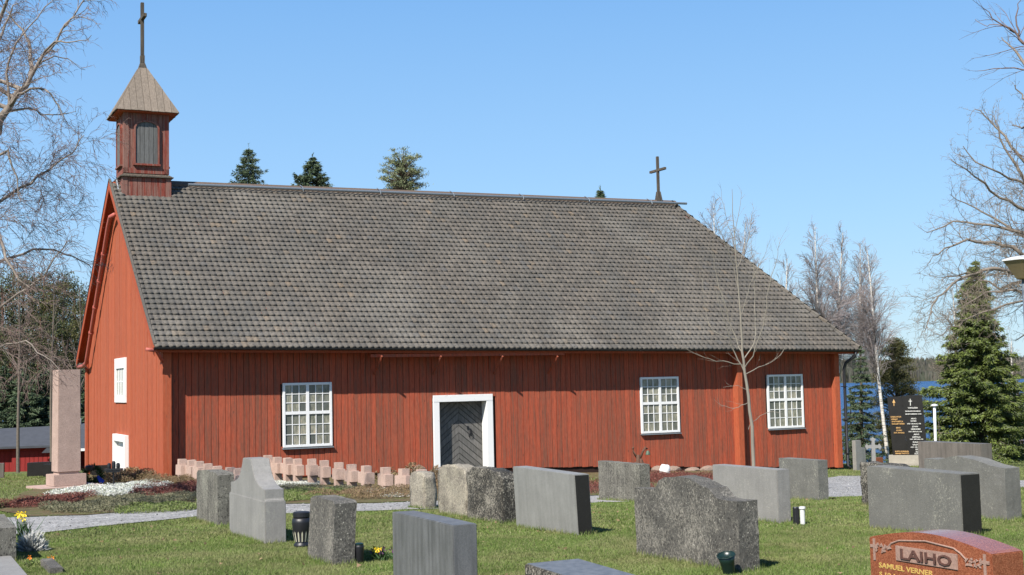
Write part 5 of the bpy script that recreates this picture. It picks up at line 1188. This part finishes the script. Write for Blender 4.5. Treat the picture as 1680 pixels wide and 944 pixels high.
# spruces and pines
def spruce(px, ytop, D, W_, label, mat='spruce', dens=1., skew=0, name='spruce_tree', tri=.10, group='evergreens', low=.03, upt=.15, asym=0, base=None, taper=.8):
    b = at(px, 700, D); b.z = G(b.x, D)-.1; top = at(px+skew, ytop, D); H = top.z-b.z
    th = thing(name, label, 'tree', tuple(b), 0, group)
    pts = [tuple(b.lerp(top, i/8)) for i in range(9)]; tubes('trunk', [(pts, [.14*H/8*(1-i/8)+.012 for i in range(9)])], 8, M['bark'], th)
    br = []; PP = []; DD = []; nw = int(26*dens*min(1.4, H/7))
    for w in range(nw):
        t = low+(1-low)*(w+random.random()*.6)/nw; R = W_*(1-t)**taper*random.uniform(.78,1.15)+.06
        k = 7
        for j in range(k):
            a = 2*PI*(j+random.random()*.8)/k; Rj = R*random.uniform(.7,1.15)*(1+asym*math.cos(a)); p = b.lerp(top, t); d = Vector((math.cos(a), math.sin(a), .18)); q = p.copy(); bp = [tuple(q)]; n = 7
            for i in range(n):
                d = (d+Vector((0,0,-.13 if i < 4 else upt))+rv()*.05).normalized(); q = q+d*Rj/n; bp.append(tuple(q))
            br.append((bp, [.02*(1-i/n)+.004 for i in range(n+1)]))
            m_ = max(6, int(Rj/.032*dens)); s = RNG.uniform(.12, 1, m_)**.8*(n-.001); ii = s.astype(int); B = np.array(bp); q0 = B[ii]+(B[np.minimum(ii+1, n)]-B[ii])*(s-ii)[:, None]
            side = np.array([-math.sin(a), math.cos(a), 0])*RNG.uniform(-1, 1, (m_, 1)); dr = np.array([math.cos(a), math.sin(a), 0])*.8+side*1.1+np.array([0,0,-.45])
            wid = (.02+.08*min(1, Rj)+.30*Rj*(1-s/n)*.6)[:, None]
            for rep in range(4):
                off = side*wid*RNG.uniform(0, 1, (m_, 1))*1.3+RNG.normal(0, .03, (m_, 3))+np.array([0,0,-1])*RNG.uniform(0, .12, (m_, 1))*min(1, Rj)
                PP.append(q0+off); DD.append(dr+RNG.normal(0, .35, (m_, 3)))
    for _ in range(26): tq = random.uniform(.955, 1.012); PP.append(np.array([b.lerp(top, tq)])+RNG.normal(0, .02, (1, 3))); DD.append(np.array([[random.gauss(0,.6), random.gauss(0,.6), 1.2]]))
    tubes('branches', br, 3, M['bark'], th); P = np.concatenate(PP); Dv = np.concatenate(DD)
    V, F = tri_cloud(P, Dv, RNG.uniform(.7, 1.5, len(P))*tri, RNG.uniform(.25, .5, len(P))*tri); rawmesh('crown', V, F, M[mat], th); return th
spruce(1612, 428, 52, 2.7, 'big green spruce with drooping frosted branches right of the lake view', dens=1.8, skew=-12, tri=.13, asym=-.15, group='spruces by the lake', taper=.85)
spruce(1412, 572, 58, 1.15, 'narrow dark spruce just right of the church corner', 'spruce_b', 1.1, tri=.11, group='spruces by the lake')
spruce(1395, 640, 62, 1.0, 'smaller dark spruce half hidden by the church corner', 'spruce_b', .9, tri=.11, group='spruces by the lake')
spruce(1540, 690, 50, 1.0, 'low young spruce beside the white path light', 'spruce', .9, tri=.10, group='spruces by the lake')
spruce(1665, 600, 58, 2.2, 'broad spruce low at the right edge', 'spruce', 1.0, tri=.13, group='spruces by the lake')
spruce(408, 243, 68, 6.2, 'thin pointed spruce top above the ridge, leftmost of the tree tops', 'spruce_b', .72, tri=.11, group='tree tops above the ridge', low=.80, upt=.34)
spruce(513, 258, 66, 8.0, 'dense dark spruce top above the ridge, second of the tree tops', 'spruce_b', .95, tri=.14, group='tree tops above the ridge', low=.70, taper=.85, upt=.30)
spruce(985, 311, 80, 4.6, 'tiny spruce tip just above the ridge left of the wooden cross', 'spruce_b', .8, tri=.16, group='tree tops above the ridge', low=.75)
def pine(px, ytop, D, W_, label, mat='pine', nclump=40, frac=.45, tri=.2, nper=130, group='pines of the forest on the left', name='pine_tree', cs=.55, zs=1., tw=1.):
    b = at(px, 700, D); b.z = G(b.x, D)-.2; top = at(px+random.uniform(-6,6)*.0, ytop, D); H = top.z-b.z
    th = thing(name, label, 'tree', tuple(b), 0, group); pts = [tuple(b.lerp(top, i/7)+Vector((math.sin(i+px)*.12, 0, 0))) for i in range(8)]
    tubes('trunk', [(pts, [.20*tw*(1-i/8)+.03 for i in range(8)])], 7, M['rust'] if mat == 'pine' else M['bark'], th)
    PP = []; br = []
    for k in range(nclump):
        t = 1-frac+frac*(k+random.random())/nclump; env = math.sin(PI*min(1, .18+.82*(1-(t-(1-frac))/frac)))**.6 if frac < .8 else math.sin(PI*min(.97, .12+.85*t))**.7
        R = W_*env*random.uniform(.3, 1); a = random.random()*2*PI; p = b.lerp(top, min(1, t)); c = p+Vector((math.cos(a)*R, math.sin(a)*R, random.uniform(-.1,.35)*zs))
        br.append(([tuple(p-Vector((0,0,.3))), tuple(p.lerp(c, .5)-Vector((0,0,.1))), tuple(c)], [.04,.03,.01])); s_ = cs*random.uniform(.6, 1.3)
        PP.append(np.array(c)+RNG.normal(0, 1, (nper, 3))*np.array([s_, s_, s_*.45])*.6)
    tubes('branches', br, 4, M['bark'], th); P = np.concatenate(PP); V, F = tri_cloud(P, RNG.normal(0, 1, (len(P), 3))+np.array([0,0,.5]), RNG.uniform(.6,1.4,len(P))*tri, tri*.35); rawmesh('crown', V, F, M[mat], th); return th
pine(660, 262, 64, 1.15, 'open yellowish pine crown above the ridge, third of the tree tops', 'pinetop', 190, .17, .10, 60, 'tree tops above the ridge', cs=.20, zs=1.6)
pine(1468, 562, 66, 1.25, 'rounded brownish green pine behind the black memorial', 'pinebrown', 170, .93, .11, 170, None, cs=.34, zs=.8)
spots = [(2,470,98,3.2),(20,448,108,3.0),(38,462,100,3.0),(55,452,112,3.2),(74,455,103,3.0),(90,470,110,2.8),(106,462,100,2.6),(122,474,108,2.6),(136,482,114,2.4),(150,500,104,2.6),(-14,480,104,3.0),(64,520,92,2.6),(112,540,95,2.4),(16,540,92,2.6)]
names = ['at the left edge of the frame','second from the left edge','third from the left edge','fourth from the left edge, behind the birch twigs','in the middle of the group','right of the middle of the group','left above the obelisk top','above the obelisk top','right of the obelisk top','nearest the church gable','partly outside the left edge','shorter one in front of the middle','shorter one just left of the obelisk','shorter one near the left edge']
for (px, yt, D, W_), nm in zip(spots, names):
    pine(px, yt, D, W_*.75, 'dark pine behind the outbuilding, '+nm, 'pine' if random.random() < .75 else 'pinebrown', 46, .62, .24, 110, cs=.8)
for px, yt, D, W_, nm in [(8,600,90,3.2,'at the left edge'),(40,610,88,3.0,'left of the obelisk'),(75,600,90,3.2,'behind the obelisk'),(112,615,88,2.8,'between the obelisk and the church'),(140,600,92,2.8,'against the church gable')]:
    spruce(px, yt, D, W_, 'low dark spruce under the pines '+nm, 'spruce_b', .75, tri=.28, group='low spruces behind the outbuilding')
for px, yt, D, nm in [(30,430,70,'left'),(85,455,74,'middle'),(130,470,72,'right')]:
    bgbirch(px, yt, D, 'thin bare grey tree before the dark forest, %s one of three' % nm, wmat='twig', group='bare trees before the forest', dens=.42, name='bare_tree', trunkr=.08, tm='bark')
# far shore forest: reads as one mass
n = 60000; X = RNG.uniform(-500, 1500, n); Y = 1560+RNG.uniform(0, 1, n)**1.5*260; Zb = np.array([hillz(x, y) for x, y in zip(X, Y)]); Hh = RNG.uniform(9, 18, n)*(1+.15*np.sin(X*.02)+.1*np.sin(X*.07))
V, F = tri_cloud(np.c_[X, Y, Zb-1], np.c_[RNG.normal(0, .03, (n, 2)), np.ones(n)], Hh, RNG.uniform(4, 9, n)); rawmesh('far_forest', V, F, M['far'], kind='stuff')
# shore scrub near the water on the right
n = 26000; X = RNG.uniform(18, 60, n); Y = RNG.uniform(66, 78, n); P = np.c_[X, Y]; keep = (X/Y > .365); P = P[keep]; n = len(P)
V, F = tri_cloud(np.c_[P, Gv(P)+RNG.uniform(0, 2.6, n)], np.c_[RNG.normal(0, .4, (n, 2)), np.ones(n)], .5, .035); rawmesh('shore_scrub', V, F, M['twig'], kind='stuff')
print('faces', stat(), 'objects', len(bpy.data.objects))
